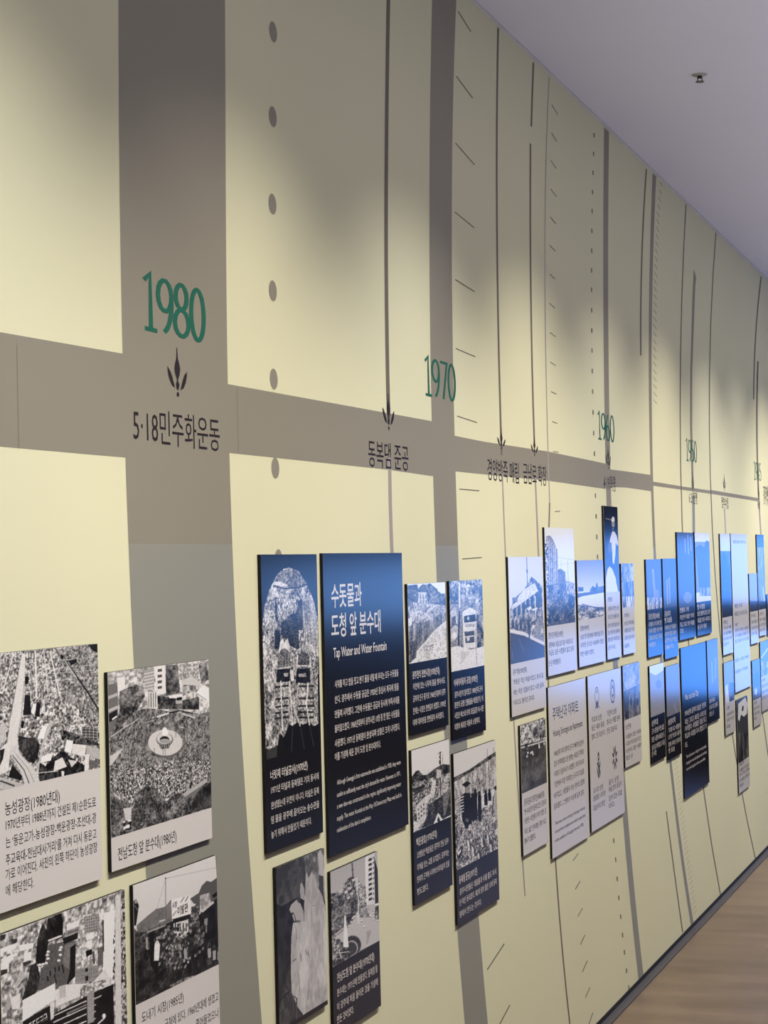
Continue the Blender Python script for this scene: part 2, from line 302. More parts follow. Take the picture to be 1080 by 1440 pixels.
# ------------------------------------------------------------------ print on the wall (parts of the wall)
ART = [
["wide_grey_band","grey_up",[[3.1008,1.6],[3.0974,1.6962],[3.0951,1.7924],[3.0937,1.8886],[3.0934,1.9848],[3.0939,2.081],[3.0953,2.1772],[3.0975,2.2734],[3.1005,2.3696],[3.1042,2.4658],[3.1084,2.562],[3.1131,2.6582],[3.1182,2.7544],[3.1236,2.8506],[3.1291,2.9468],[3.1346,3.043],[3.14,3.1393],[3.5807,3.1393],[3.5857,3.043],[3.5878,2.9468],[3.5876,2.8506],[3.5856,2.7544],[3.5823,2.6582],[3.578,2.562],[3.5733,2.4658],[3.5685,2.3696],[3.5639,2.2734],[3.5597,2.1772],[3.5563,2.081],[3.5539,1.9848],[3.5526,1.8886],[3.5526,1.7924],[3.5539,1.6962],[3.5567,1.6]],2],
["wide_grey_band","grey_low",[[3.2863,0.0],[3.2703,0.1],[3.2544,0.2],[3.2387,0.3],[3.2233,0.4],[3.2085,0.5],[3.1942,0.6],[3.1806,0.7],[3.1678,0.8],[3.1559,0.9],[3.1449,1.0],[3.1348,1.1],[3.1258,1.2],[3.1179,1.3],[3.1111,1.4],[3.1054,1.5],[3.1008,1.6],[3.5567,1.6],[3.5612,1.5],[3.5673,1.4],[3.5749,1.3],[3.584,1.2],[3.5944,1.1],[3.6059,1.0],[3.6183,0.9],[3.6314,0.8],[3.6448,0.7],[3.6581,0.6],[3.6711,0.5],[3.6832,0.4],[3.6939,0.3],[3.7028,0.2],[3.7092,0.1],[3.7126,0.0]],2],
["grey_band","grey_up",[[4.8939,1.6],[4.8909,1.6962],[4.8893,1.7924],[4.8891,1.8886],[4.8902,1.9848],[4.8927,2.081],[4.8965,2.1772],[4.9017,2.2734],[4.9082,2.3696],[4.9161,2.4658],[4.9253,2.562],[4.9357,2.6582],[4.9475,2.7544],[4.9605,2.8506],[4.9748,2.9468],[4.9902,3.043],[5.0068,3.1393],[5.2291,3.1393],[5.2066,3.043],[5.1866,2.9468],[5.1689,2.8506],[5.1534,2.7544],[5.14,2.6582],[5.1285,2.562],[5.1187,2.4658],[5.1107,2.3696],[5.1043,2.2734],[5.0993,2.1772],[5.0958,2.081],[5.0937,1.9848],[5.0929,1.8886],[5.0933,1.7924],[5.095,1.6962],[5.0978,1.6]],2],
["grey_band","grey_low",[[5.1191,0.0],[5.0969,0.1],[5.0756,0.2],[5.0551,0.3],[5.0356,0.4],[5.0171,0.5],[4.9997,0.6],[4.9833,0.7],[4.9682,0.8],[4.9543,0.9],[4.9416,1.0],[4.9303,1.1],[4.9202,1.2],[4.9115,1.3],[4.9042,1.4],[4.8983,1.5],[4.8939,1.6],[5.0978,1.6],[5.1021,1.5],[5.1076,1.4],[5.1145,1.3],[5.1226,1.2],[5.1321,1.1],[5.143,1.0],[5.1554,0.9],[5.1693,0.8],[5.1848,0.7],[5.202,0.6],[5.221,0.5],[5.2419,0.4],[5.2649,0.3],[5.2901,0.2],[5.3177,0.1],[5.3477,0.0]],2],
["grey_band","grey_up",[[6.9861,1.6],[6.9842,1.6962],[6.984,1.7924],[6.9853,1.8886],[6.9882,1.9848],[6.9926,2.081],[6.9984,2.1772],[7.0056,2.2734],[7.0142,2.3696],[7.024,2.4658],[7.0351,2.562],[7.0473,2.6582],[7.0606,2.7544],[7.075,2.8506],[7.0904,2.9468],[7.1068,3.043],[7.1241,3.1393],[7.2101,3.1393],[7.192,3.043],[7.1749,2.9468],[7.1588,2.8506],[7.1438,2.7544],[7.1299,2.6582],[7.1173,2.562],[7.1059,2.4658],[7.0958,2.3696],[7.087,2.2734],[7.0797,2.1772],[7.0738,2.081],[7.0694,1.9848],[7.0666,1.8886],[7.0653,1.7924],[7.0658,1.6962],[7.0679,1.6]],2],
["grey_band","grey_low",[[7.309,0.0],[7.2703,0.1],[7.2344,0.2],[7.2011,0.3],[7.1705,0.4],[7.1425,0.5],[7.1169,0.6],[7.0938,0.7],[7.0731,0.8],[7.0548,0.9],[7.0386,1.0],[7.0247,1.1],[7.013,1.2],[7.0033,1.3],[6.9956,1.4],[6.9899,1.5],[6.9861,1.6],[7.0679,1.6],[7.072,1.5],[7.0781,1.4],[7.0862,1.3],[7.0963,1.2],[7.1086,1.1],[7.1231,1.0],[7.1398,0.9],[7.1589,0.8],[7.1803,0.7],[7.2041,0.6],[7.2304,0.5],[7.2593,0.4],[7.2907,0.3],[7.3248,0.2],[7.3616,0.1],[7.4012,0.0]],2],
["narrow_grey_band","grey_up",[[7.8351,1.6],[7.8276,1.6962],[7.8231,1.7924],[7.8215,1.8886],[7.8229,1.9848],[7.8272,2.081],[7.8343,2.1772],[7.8442,2.2734],[7.857,2.3696],[7.8725,2.4658],[7.8908,2.562],[7.9117,2.6582],[7.9353,2.7544],[7.9615,2.8506],[7.9903,2.9468],[8.0217,3.043],[8.0556,3.1393],[8.1344,3.1393],[8.0978,3.043],[8.0638,2.9468],[8.0324,2.8506],[8.0037,2.7544],[7.9778,2.6582],[7.9547,2.562],[7.9343,2.4658],[7.9168,2.3696],[7.9022,2.2734],[7.8906,2.1772],[7.8819,2.081],[7.8762,1.9848],[7.8736,1.8886],[7.8741,1.7924],[7.8777,1.6962],[7.8845,1.6]],2],
["narrow_grey_band","grey_low",[[8.4313,0.0],[8.3665,0.1],[8.3056,0.2],[8.2484,0.3],[8.195,0.4],[8.1454,0.5],[8.0994,0.6],[8.0572,0.7],[8.0185,0.8],[7.9834,0.9],[7.9519,1.0],[7.9239,1.1],[7.8994,1.2],[7.8783,1.3],[7.8605,1.4],[7.8462,1.5],[7.8351,1.6],[7.8845,1.6],[7.8949,1.5],[7.9089,1.4],[7.9264,1.3],[7.9475,1.2],[7.9722,1.1],[8.0007,1.0],[8.0329,0.9],[8.0688,0.8],[8.1086,0.7],[8.1522,0.6],[8.1998,0.5],[8.2513,0.4],[8.3068,0.3],[8.3664,0.2],[8.43,0.1],[8.4978,0.0]],2],
["street_line","line_up",[[4.524,1.9028],[4.5239,1.9979],[4.5258,2.093],[4.5295,2.1881],[4.5348,2.2832],[4.5416,2.3784],[4.5497,2.4735],[4.5589,2.5686],[4.5692,2.6637],[4.5803,2.7588],[4.5921,2.8539],[4.6045,2.949],[4.6172,3.0441],[4.6301,3.1393],[4.6577,3.1393],[4.6448,3.0441],[4.6321,2.949],[4.6197,2.8539],[4.6079,2.7588],[4.5968,2.6637],[4.5865,2.5686],[4.5772,2.4735],[4.5691,2.3784],[4.5624,2.2832],[4.557,2.1881],[4.5534,2.093],[4.5515,1.9979],[4.5516,1.9028]],2],
["street_line","line_low",[[4.5273,1.55],[4.5259,1.5705],[4.5246,1.591],[4.5236,1.6116],[4.5228,1.6321],[4.5222,1.6526],[4.5219,1.6731],[4.5217,1.6937],[4.5217,1.7142],[4.522,1.7347],[4.5225,1.7552],[4.5231,1.7758],[4.524,1.7963],[4.5252,1.8168],[4.5501,1.8168],[4.549,1.7963],[4.5481,1.7758],[4.5474,1.7552],[4.5469,1.7347],[4.5467,1.7142],[4.5466,1.6937],[4.5468,1.6731],[4.5472,1.6526],[4.5478,1.6321],[4.5486,1.6116],[4.5496,1.591],[4.5508,1.5705],[4.5523,1.55]],2],
["street_line","line_up",[[5.5592,1.8634],[5.5573,1.9615],[5.5568,2.0597],[5.5577,2.1578],[5.56,2.2559],[5.5637,2.3541],[5.5689,2.4522],[5.5755,2.5504],[5.5838,2.6485],[5.5936,2.7467],[5.605,2.8448],[5.618,2.943],[5.6328,3.0411],[5.6492,3.1393],[5.6689,3.1393],[5.6524,3.0411],[5.6377,2.943],[5.6246,2.8448],[5.6132,2.7467],[5.6034,2.6485],[5.5952,2.5504],[5.5885,2.4522],[5.5833,2.3541],[5.5796,2.2559],[5.5773,2.1578],[5.5765,2.0597],[5.577,1.9615],[5.5788,1.8634]],2],
["street_line","line_low",[[5.6934,0.571],[5.6779,0.666],[5.6631,0.761],[5.6493,0.856],[5.6363,0.951],[5.6242,1.046],[5.613,1.141],[5.6028,1.236],[5.5936,1.331],[5.5854,1.426],[5.5783,1.521],[5.5723,1.616],[5.5674,1.711],[5.5637,1.806],[5.5776,1.806],[5.5813,1.711],[5.5862,1.616],[5.5922,1.521],[5.5993,1.426],[5.6075,1.331],[5.6167,1.236],[5.6269,1.141],[5.6381,1.046],[5.6502,0.951],[5.6632,0.856],[5.677,0.761],[5.6918,0.666],[5.7073,0.571]],2],
["street_line","line_up",[[6.0683,3.1267],[6.0423,3.02],[6.018,2.9134],[6.0383,2.9134],[6.0626,3.02],[6.0886,3.1267]],2],
["street_line","line_up",[[6.0023,2.8568],[5.9875,2.7397],[5.9746,2.6227],[5.9639,2.5057],[5.9555,2.3887],[5.9496,2.2716],[5.9463,2.1546],[5.946,2.0376],[5.9486,1.9206],[5.9686,1.9206],[5.966,2.0376],[5.9664,2.1546],[5.9696,2.2716],[5.9755,2.3887],[5.9839,2.5057],[5.9946,2.6227],[6.0075,2.7397],[6.0224,2.8568]],2],
["street_line","line_low",[[5.9487,1.8109],[5.9538,1.7247],[5.9589,1.6385],[5.9639,1.5524],[5.9836,1.5524],[5.9785,1.6385],[5.9734,1.7247],[5.9683,1.8109]],2],
["hairline","line_low",[[6.28,3.1282],[6.2459,3.0124],[6.2169,2.8965],[6.1927,2.7807],[6.1728,2.6648],[6.157,2.549],[6.1448,2.4331],[6.1359,2.3173],[6.13,2.2015],[6.1267,2.0856],[6.1256,1.9698],[6.1264,1.8539],[6.1288,1.7381],[6.1407,1.7381],[6.1383,1.8539],[6.1375,1.9698],[6.1386,2.0856],[6.1419,2.2015],[6.1478,2.3173],[6.1567,2.4331],[6.1689,2.549],[6.1847,2.6648],[6.2046,2.7807],[6.2288,2.8965],[6.2578,3.0124],[6.2918,3.1282]],2],
["street_line","line_up",[[6.1257,1.7381],[6.0995,1.6198],[6.0783,1.5016],[6.0619,1.3834],[6.0504,1.2651],[6.0439,1.1469],[6.0422,1.0286],[6.0455,0.9104],[6.0537,0.7922],[6.0668,0.6739],[6.0848,0.5557],[6.1077,0.4374],[6.1355,0.3192],[6.1682,0.2009],[6.2059,0.0827],[6.2219,0.0827],[6.1842,0.2009],[6.1515,0.3192],[6.1237,0.4374],[6.1008,0.5557],[6.0828,0.6739],[6.0697,0.7922],[6.0615,0.9104],[6.0582,1.0286],[6.0599,1.1469],[6.0664,1.2651],[6.0779,1.3834],[6.0943,1.5016],[6.1155,1.6198],[6.1417,1.7381]],2],
["street_line","line_up",[[7.9061,3.1237],[7.8548,3.0131],[7.8098,2.9024],[7.7711,2.7918],[7.7387,2.6812],[7.7125,2.5706],[7.6926,2.4599],[7.6789,2.3493],[7.7063,2.3493],[7.72,2.4599],[7.7399,2.5706],[7.7661,2.6812],[7.7985,2.7918],[7.8372,2.9024],[7.8822,3.0131],[7.9335,3.1237]],2],
["street_line","line_up",[[9.2103,0.0],[9.0194,0.2415],[8.8599,0.483],[8.7307,0.7244],[8.6303,0.9659],[8.5577,1.2074],[8.5116,1.4489],[8.4907,1.6904],[8.4938,1.9318],[8.5196,2.1733],[8.5669,2.4148],[8.6345,2.6563],[8.7211,2.8978],[8.8255,3.1393],[8.8499,3.1393],[8.7455,2.8978],[8.6589,2.6563],[8.5913,2.4148],[8.544,2.1733],[8.5182,1.9318],[8.5151,1.6904],[8.536,1.4489],[8.5821,1.2074],[8.6547,0.9659],[8.7551,0.7244],[8.8843,0.483],[9.0438,0.2415],[9.2347,0.0]],2],
["narrow_grey_band","grey_up",[[8.9901,2.8611],[8.9768,2.827],[8.9486,2.7717],[8.8209,2.3904],[8.772,2.1339],[8.7709,1.9764],[8.7733,1.8506],[8.8251,1.852],[8.8264,1.9787],[8.8275,2.1372],[8.8732,2.3949],[9.018,2.7804],[9.0538,2.8338],[9.0083,2.8571]],2],
["narrow_grey_band","grey_low",[[8.7751,1.8286],[8.755,1.668],[8.7655,1.5363],[8.8339,1.5359],[8.8233,1.6686],[8.8399,1.8303]],2],
["hairline","line_up",[[10.3439,0.0],[10.0861,0.2415],[9.865,0.483],[9.68,0.7244],[9.5303,0.9659],[9.4153,1.2074],[9.3342,1.4489],[9.2864,1.6904],[9.2712,1.9318],[9.2879,2.1733],[9.3357,2.4148],[9.4142,2.6563],[9.5224,2.8978],[9.6598,3.1393],[9.6863,3.1393],[9.5489,2.8978],[9.4407,2.6563],[9.3623,2.4148],[9.3144,2.1733],[9.2977,1.9318],[9.3129,1.6904],[9.3607,1.4489],[9.4418,1.2074],[9.5569,0.9659],[9.7065,0.7244],[9.8916,0.483],[10.1126,0.2415],[10.3704,0.0]],2],
["street_line","line_low",[[9.6648,1.7898],[9.68,1.6776],[9.6952,1.5654],[9.7262,1.5654],[9.711,1.6776],[9.6958,1.7898]],2],
["street_line","line_up",[[11.2315,3.1242],[11.1318,3.0208],[11.0439,2.9174],[10.9678,2.8139],[10.9036,2.7105],[10.8513,2.6071],[10.8108,2.5036],[10.7822,2.4002],[10.8266,2.4002],[10.8553,2.5036],[10.8957,2.6071],[10.9481,2.7105],[11.0123,2.8139],[11.0883,2.9174],[11.1762,3.0208],[11.2759,3.1242]],2],
["street_line","line_up",[[10.9883,2.6261],[10.9409,2.5166],[10.9032,2.4071],[10.875,2.2976],[10.8564,2.1882],[10.8473,2.0787],[10.8479,1.9692],[10.858,1.8598],[10.9148,1.8598],[10.9047,1.9692],[10.9041,2.0787],[10.9132,2.1882],[10.9318,2.2976],[10.96,2.4071],[10.9977,2.5166],[11.0451,2.6261]],2],
["street_line","line_low",[[10.857,1.8483],[10.8859,1.7345],[10.9148,1.6207],[10.9703,1.6207],[10.9414,1.7345],[10.9125,1.8483]],2],
["street_line","line_up",[[10.7589,0.7132],[10.8312,0.6097],[10.9078,0.5062],[10.9884,0.4026],[11.0732,0.2991],[11.1621,0.1956],[11.2551,0.0921],[11.2876,0.0921],[11.1946,0.1956],[11.1057,0.2991],[11.0209,0.4026],[10.9403,0.5062],[10.8637,0.6097],[10.7914,0.7132]],2],
["street_line","line_up",[[7.9406,0.5398],[7.9948,0.433],[8.0505,0.3262],[8.1077,0.2193],[8.1663,0.1125],[8.2263,0.0056],[8.2476,0.0056],[8.1876,0.1125],[8.129,0.2193],[8.0718,0.3262],[8.0161,0.433],[7.9619,0.5398]],2],
["timeline_bar","grey_up",[[2.5494,1.9195],[2.6736,1.9199],[3.0902,1.9265],[3.5521,1.9104],[4.8828,1.9204],[5.0986,1.8937],[5.379,1.8929],[6.1168,1.9003],[6.9729,1.8971],[7.0619,1.8794],[7.3399,1.8826],[7.8412,1.8866],[7.8463,1.8217],[7.3314,1.8217],[7.0852,1.816],[6.9385,1.806],[6.14,1.8074],[5.37,1.8007],[5.0966,1.7985],[4.8828,1.7786],[4.5252,1.7814],[3.5513,1.7767],[3.0954,1.7477],[2.6667,1.7456],[2.543,1.7436]],1],
["timeline_bar","grey_up",[[7.8523,1.8615],[8.5139,1.8622],[9.2631,1.8653],[9.2779,1.8687],[10.8878,1.8695],[10.8838,1.8508],[9.2604,1.8504],[7.8498,1.8447]],1],
["tick_mark","line_up",[[5.2295,3.0696],[5.354,3.0443],[5.3626,3.0479],[5.2377,3.0731]],3],
["tick_mark","line_up",[[5.1954,2.8826],[5.3545,2.8564],[5.3627,2.8598],[5.2031,2.8859]],3],
["tick_mark","line_up",[[5.1702,2.694],[5.355,2.6688],[5.3627,2.672],[5.1774,2.6971]],3],
["tick_mark","line_up",[[5.1458,2.5016],[5.337,2.4879],[5.3434,2.491],[5.1518,2.5046]],3],
["tick_mark","line_up",[[5.1348,2.3168],[5.3217,2.3071],[5.3271,2.3101],[5.1399,2.3197]],3],
["tick_mark","line_up",[[5.123,2.1292],[5.3143,2.1243],[5.3183,2.1272],[5.1268,2.1319]],3],
["tick_mark","line_up",[[5.1202,1.9471],[5.3144,1.9411],[5.3177,1.9438],[5.1233,1.9498]],3],
["tick_mark","line_up",[[5.1255,1.7511],[5.3212,1.7522],[5.3222,1.7548],[5.1265,1.7537]],3],
["tick_mark","line_up",[[5.1359,1.5635],[5.3279,1.5666],[5.3275,1.5692],[5.1355,1.5661]],3],
["tick_mark","line_up",[[5.2776,0.4393],[5.4603,0.476],[5.452,0.4791],[5.2697,0.4423]],3],
["tick_mark","line_up",[[5.3782,0.2632],[5.5041,0.295],[5.4951,0.2982],[5.3696,0.2663]],3],
["tick_mark","line_up",[[6.3067,3.041],[6.3844,3.025],[6.3943,3.0284],[6.3163,3.0444]],3],
["tick_mark","line_up",[[6.291,2.9457],[6.3627,2.9311],[6.3724,2.9343],[6.3004,2.9489]],3],
["tick_mark","line_up",[[6.2717,2.8516],[6.3443,2.8391],[6.3536,2.8422],[6.2808,2.8547]],3],
["tick_mark","line_up",[[6.259,2.7564],[6.3365,2.7447],[6.3455,2.7478],[6.2678,2.7594]],3],
["tick_mark","line_up",[[6.2437,2.6631],[6.317,2.6521],[6.3258,2.6551],[6.2523,2.666]],3],
["tick_mark","line_up",[[6.2265,2.5683],[6.3028,2.5596],[6.3109,2.5625],[6.2345,2.5712]],3],
["tick_mark","line_up",[[6.2169,2.4739],[6.2855,2.4672],[6.2932,2.4701],[6.2245,2.4768]],3],
["tick_mark","line_up",[[6.1976,2.3781],[6.2745,2.3705],[6.2819,2.3733],[6.2049,2.3809]],3],
["tick_mark","line_up",[[6.1957,2.2842],[6.2708,2.2775],[6.2778,2.2802],[6.2025,2.2869]],3],
["tick_mark","line_up",[[6.1918,2.1887],[6.2641,2.1832],[6.2704,2.1858],[6.198,2.1913]],3],
["tick_mark","line_up",[[6.1902,2.0937],[6.2647,2.0906],[6.2697,2.0932],[6.195,2.0963]],3],
["tick_mark","line_up",[[6.194,1.9981],[6.265,1.9962],[6.269,1.9988],[6.1979,2.0007]],3],
["tick_mark","line_up",[[6.1974,1.902],[6.269,1.903],[6.2707,1.9056],[6.1991,1.9045]],3],
["tick_mark","line_up",[[6.1993,1.7103],[6.2731,1.7124],[6.2729,1.7149],[6.1991,1.7128]],3],
["tick_mark","line_up",[[6.3228,0.5817],[6.3988,0.595],[6.3899,0.5977],[6.314,0.5844]],3],
["tick_mark","line_up",[[6.3439,0.4869],[6.4156,0.5025],[6.4061,0.5053],[6.3346,0.4897]],3],
["tick_mark","line_up",[[6.3674,0.3944],[6.4376,0.4102],[6.4279,0.413],[6.3579,0.3973]],3],
["tick_mark","line_up",[[6.3929,0.299],[6.4641,0.3179],[6.454,0.3209],[6.383,0.302]],3],
["tick_mark","line_up",[[6.4137,0.2069],[6.489,0.2286],[6.4787,0.2317],[6.4036,0.2099]],3],
["tick_mark","line_up",[[6.4453,0.1157],[6.5136,0.1353],[6.5031,0.1385],[6.4351,0.1189]],3],
["tick_mark","line_up",[[6.4854,0.0208],[6.5486,0.0444],[6.5377,0.0476],[6.4748,0.0241]],3],
["tick_mark","line_up",[[7.924,2.1925],[7.998,2.1804],[8.0053,2.182],[7.9312,2.1941]],3],
["tick_mark","line_up",[[7.9276,2.2232],[8.0006,2.2109],[8.008,2.2126],[7.9349,2.2248]],3],
["tick_mark","line_up",[[7.9313,2.2539],[8.0032,2.2415],[8.0107,2.2431],[7.9387,2.2555]],3],
["tick_mark","line_up",[[7.9349,2.2846],[8.0058,2.2721],[8.0133,2.2737],[7.9424,2.2863]],3],
["tick_mark","line_up",[[7.9386,2.3154],[8.0084,2.3027],[8.016,2.3044],[7.9461,2.317]],3],
["tick_mark","line_up",[[7.9422,2.3462],[8.011,2.3333],[8.0187,2.335],[7.9499,2.3479]],3],
["tick_mark","line_up",[[7.9459,2.377],[8.0136,2.364],[8.0214,2.3657],[7.9536,2.3787]],3],
["tick_mark","line_up",[[7.9517,2.408],[8.0184,2.395],[8.0263,2.3967],[7.9595,2.4098]],3],
["tick_mark","line_up",[[7.958,2.4392],[8.0237,2.426],[8.0317,2.4277],[7.9659,2.4409]],3],
["tick_mark","line_up",[[7.9643,2.4704],[8.029,2.4571],[8.0371,2.4588],[7.9723,2.4721]],3],
["tick_mark","line_up",[[7.9707,2.5016],[8.0343,2.4882],[8.0424,2.49],[7.9786,2.5033]],3],
["tick_mark","line_up",[[7.977,2.5328],[8.0396,2.5194],[8.0478,2.5212],[7.985,2.5346]],3],
["tick_mark","line_up",[[7.9833,2.5642],[8.045,2.5506],[8.0532,2.5524],[7.9914,2.566]],3],
["tick_mark","line_up",[[7.9897,2.5955],[8.0503,2.5819],[8.0586,2.5837],[7.9978,2.5974]],3],
["tick_mark","line_up",[[7.996,2.6269],[8.0557,2.6132],[8.064,2.6151],[8.0043,2.6288]],3],
["tick_mark","line_up",[[8.0024,2.6584],[8.061,2.6446],[8.0694,2.6465],[8.0107,2.6602]],3],
["tick_mark","line_up",[[8.0108,2.6901],[8.0685,2.6764],[8.0769,2.6783],[8.0192,2.692]],3],
["tick_mark","line_up",[[8.023,2.7224],[8.0797,2.7086],[8.0882,2.7106],[8.0314,2.7244]],3],
["tick_mark","line_up",[[8.0352,2.7548],[8.0909,2.741],[8.0995,2.743],[8.0436,2.7568]],3],
["tick_mark","line_up",[[8.0474,2.7873],[8.1022,2.7735],[8.1109,2.7755],[8.0559,2.7893]],3],
["tick_mark","line_up",[[8.0596,2.8199],[8.1135,2.8061],[8.1222,2.8081],[8.0682,2.8219]],3],
["tick_mark","line_up",[[8.0719,2.8526],[8.1249,2.8387],[8.1336,2.8408],[8.0806,2.8546]],3],
["tick_mark","line_up",[[8.0842,2.8854],[8.1363,2.8715],[8.1451,2.8736],[8.0929,2.8874]],3],
["tick_mark","line_up",[[8.0966,2.9182],[8.1477,2.9044],[8.1565,2.9065],[8.1054,2.9203]],3],
["tick_mark","line_up",[[8.109,2.9512],[8.1591,2.9374],[8.168,2.9395],[8.1178,2.9533]],3],
["tick_mark","line_up",[[8.1214,2.9842],[8.1706,2.9705],[8.1796,2.9726],[8.1303,2.9864]],3],
["tick_mark","line_up",[[8.1419,3.0187],[8.1902,3.005],[8.1992,3.0071],[8.1508,3.0209]],3],
["tick_mark","line_up",[[8.1635,3.0535],[8.2109,3.0398],[8.22,3.042],[8.1725,3.0557]],3],
["tick_mark","line_up",[[8.1853,3.0884],[8.2318,3.0748],[8.241,3.0771],[8.1943,3.0907]],3],
["tick_mark","line_up",[[8.2071,3.1236],[8.2528,3.1101],[8.262,3.1124],[8.2163,3.1259]],3],
["tick_mark","line_low",[[8.1494,0.7233],[8.2265,0.7355],[8.2199,0.737],[8.1429,0.7247]],3],
["tick_mark","line_low",[[8.1462,0.7032],[8.2232,0.7153],[8.2167,0.7168],[8.1397,0.7047]],3],
["tick_mark","line_low",[[8.1589,0.6815],[8.2362,0.6934],[8.2296,0.6949],[8.1524,0.683]],3],
["tick_mark","line_low",[[8.1725,0.6596],[8.25,0.6714],[8.2434,0.6729],[8.166,0.6611]],3],
["tick_mark","line_low",[[8.1861,0.6377],[8.2638,0.6493],[8.2572,0.6508],[8.1796,0.6392]],3],
["tick_mark","line_low",[[8.1997,0.6157],[8.2777,0.6271],[8.271,0.6286],[8.1932,0.6173]],3],
["tick_mark","line_low",[[8.2123,0.5938],[8.2905,0.605],[8.2838,0.6065],[8.2058,0.5954]],3],
["tick_mark","line_low",[[8.2204,0.5723],[8.2987,0.5833],[8.292,0.5849],[8.2138,0.5739]],3],
["tick_mark","line_low",[[8.2284,0.5508],[8.3069,0.5616],[8.3002,0.5632],[8.2218,0.5524]],3],
["tick_mark","line_low",[[8.2365,0.5293],[8.3151,0.5399],[8.3084,0.5415],[8.2299,0.5309]],3],
["tick_mark","line_low",[[8.2446,0.5077],[8.3234,0.5182],[8.3166,0.5198],[8.238,0.5094]],3],
["tick_mark","line_low",[[8.2527,0.4861],[8.3316,0.4964],[8.3249,0.498],[8.2461,0.4878]],3],
["tick_mark","line_low",[[8.2663,0.4638],[8.3454,0.4738],[8.3387,0.4755],[8.2596,0.4654]],3],
["tick_mark","line_low",[[8.2801,0.4413],[8.3595,0.4512],[8.3528,0.4529],[8.2735,0.443]],3],
["tick_mark","line_low",[[8.2927,0.419],[8.3723,0.4287],[8.3655,0.4304],[8.286,0.4207]],3],
["tick_mark","line_low",[[8.3043,0.3967],[8.3842,0.4062],[8.3773,0.408],[8.2976,0.3985]],3],
["tick_mark","line_low",[[8.316,0.3744],[8.396,0.3837],[8.3892,0.3855],[8.3092,0.3762]],3],
["tick_mark","line_low",[[8.3276,0.352],[8.4079,0.3611],[8.401,0.3629],[8.3209,0.3538]],3],
["tick_mark","line_low",[[8.3393,0.3296],[8.4198,0.3385],[8.4129,0.3403],[8.3326,0.3314]],3],
["tick_mark","line_low",[[8.351,0.3071],[8.4317,0.3158],[8.4248,0.3177],[8.3443,0.3089]],3],
["tick_mark","line_low",[[8.363,0.2846],[8.4439,0.2931],[8.437,0.2949],[8.3562,0.2864]],3],
["tick_mark","line_low",[[8.3763,0.2617],[8.4575,0.27],[8.4505,0.2719],[8.3695,0.2636]],3],
["tick_mark","line_low",[[8.3897,0.2388],[8.4711,0.247],[8.4641,0.2488],[8.3829,0.2407]],3],
["tick_mark","line_low",[[8.4031,0.2159],[8.4847,0.2238],[8.4778,0.2257],[8.3963,0.2178]],3],
["tick_mark","line_low",[[8.4166,0.1928],[8.4984,0.2006],[8.4914,0.2025],[8.4097,0.1947]],3],
["tick_mark","line_low",[[8.4299,0.1698],[8.512,0.1773],[8.505,0.1792],[8.423,0.1717]],3],
["tick_mark","line_low",[[8.4425,0.1468],[8.5248,0.1541],[8.5178,0.156],[8.4356,0.1487]],3],
["tick_mark","line_low",[[8.455,0.1237],[8.5376,0.1308],[8.5305,0.1328],[8.4481,0.1257]],3],
["tick_mark","line_low",[[8.4677,0.1006],[8.5504,0.1075],[8.5434,0.1095],[8.4607,0.1026]],3],
["tick_mark","line_low",[[8.4803,0.0774],[8.5633,0.0841],[8.5562,0.0861],[8.4734,0.0794]],3],
["tick_mark","line_low",[[8.493,0.0541],[8.5762,0.0606],[8.5691,0.0627],[8.486,0.0562]],3],
["tick_mark","line_low",[[8.5057,0.0308],[8.5892,0.0371],[8.582,0.0392],[8.4987,0.0329]],3],
["tick_mark","line_up",[[6.9375,3.0751],[6.939,3.0591],[6.9581,3.063],[6.9566,3.0791]],3],
["tick_mark","line_up",[[6.9193,3.0041],[6.9207,2.9881],[6.9397,2.9919],[6.9382,3.0079]],3],
["tick_mark","line_up",[[6.9023,2.9337],[6.9037,2.9177],[6.9226,2.9213],[6.9211,2.9373]],3],
["tick_mark","line_up",[[6.884,2.8621],[6.8854,2.8462],[6.9042,2.8496],[6.9028,2.8656]],3],
["tick_mark","line_up",[[6.8693,2.7916],[6.8707,2.7757],[6.8895,2.7789],[6.888,2.7948]],3],
["tick_mark","line_up",[[6.8557,2.7202],[6.8571,2.7043],[6.8758,2.7073],[6.8744,2.7232]],3],
["tick_mark","line_up",[[6.8443,2.6482],[6.8457,2.6323],[6.8643,2.6351],[6.8629,2.651]],3],
["tick_mark","line_up",[[6.8331,2.5769],[6.8345,2.5611],[6.853,2.5637],[6.8516,2.5796]],3],
["tick_mark","line_up",[[6.8243,2.5075],[6.8257,2.4917],[6.8441,2.4941],[6.8427,2.51]],3],
["tick_mark","line_up",[[6.8174,2.435],[6.8188,2.4192],[6.8372,2.4214],[6.8358,2.4373]],3],
["tick_mark","line_up",[[6.8106,2.3634],[6.812,2.3476],[6.8303,2.3497],[6.829,2.3655]],3],
["tick_mark","line_up",[[6.8038,2.2923],[6.8052,2.2765],[6.8236,2.2784],[6.8222,2.2942]],3],
["tick_mark","line_up",[[6.7993,2.2207],[6.8007,2.2049],[6.819,2.2067],[6.8176,2.2225]],3],
["tick_mark","line_up",[[6.7957,2.1479],[6.7971,2.1321],[6.8154,2.1337],[6.814,2.1495]],3],
["tick_mark","line_up",[[6.7945,2.0761],[6.7959,2.0603],[6.8141,2.0617],[6.8128,2.0775]],3],
["tick_mark","line_up",[[6.7943,2.0034],[6.7957,1.9876],[6.8139,1.9888],[6.8126,2.0046]],3],
["tick_mark","line_up",[[6.7965,1.9316],[6.7978,1.9158],[6.8161,1.9168],[6.8147,1.9327]],3],
["tick_mark","line_up",[[6.7937,1.7854],[6.795,1.7696],[6.8133,1.7702],[6.8119,1.7861]],3],
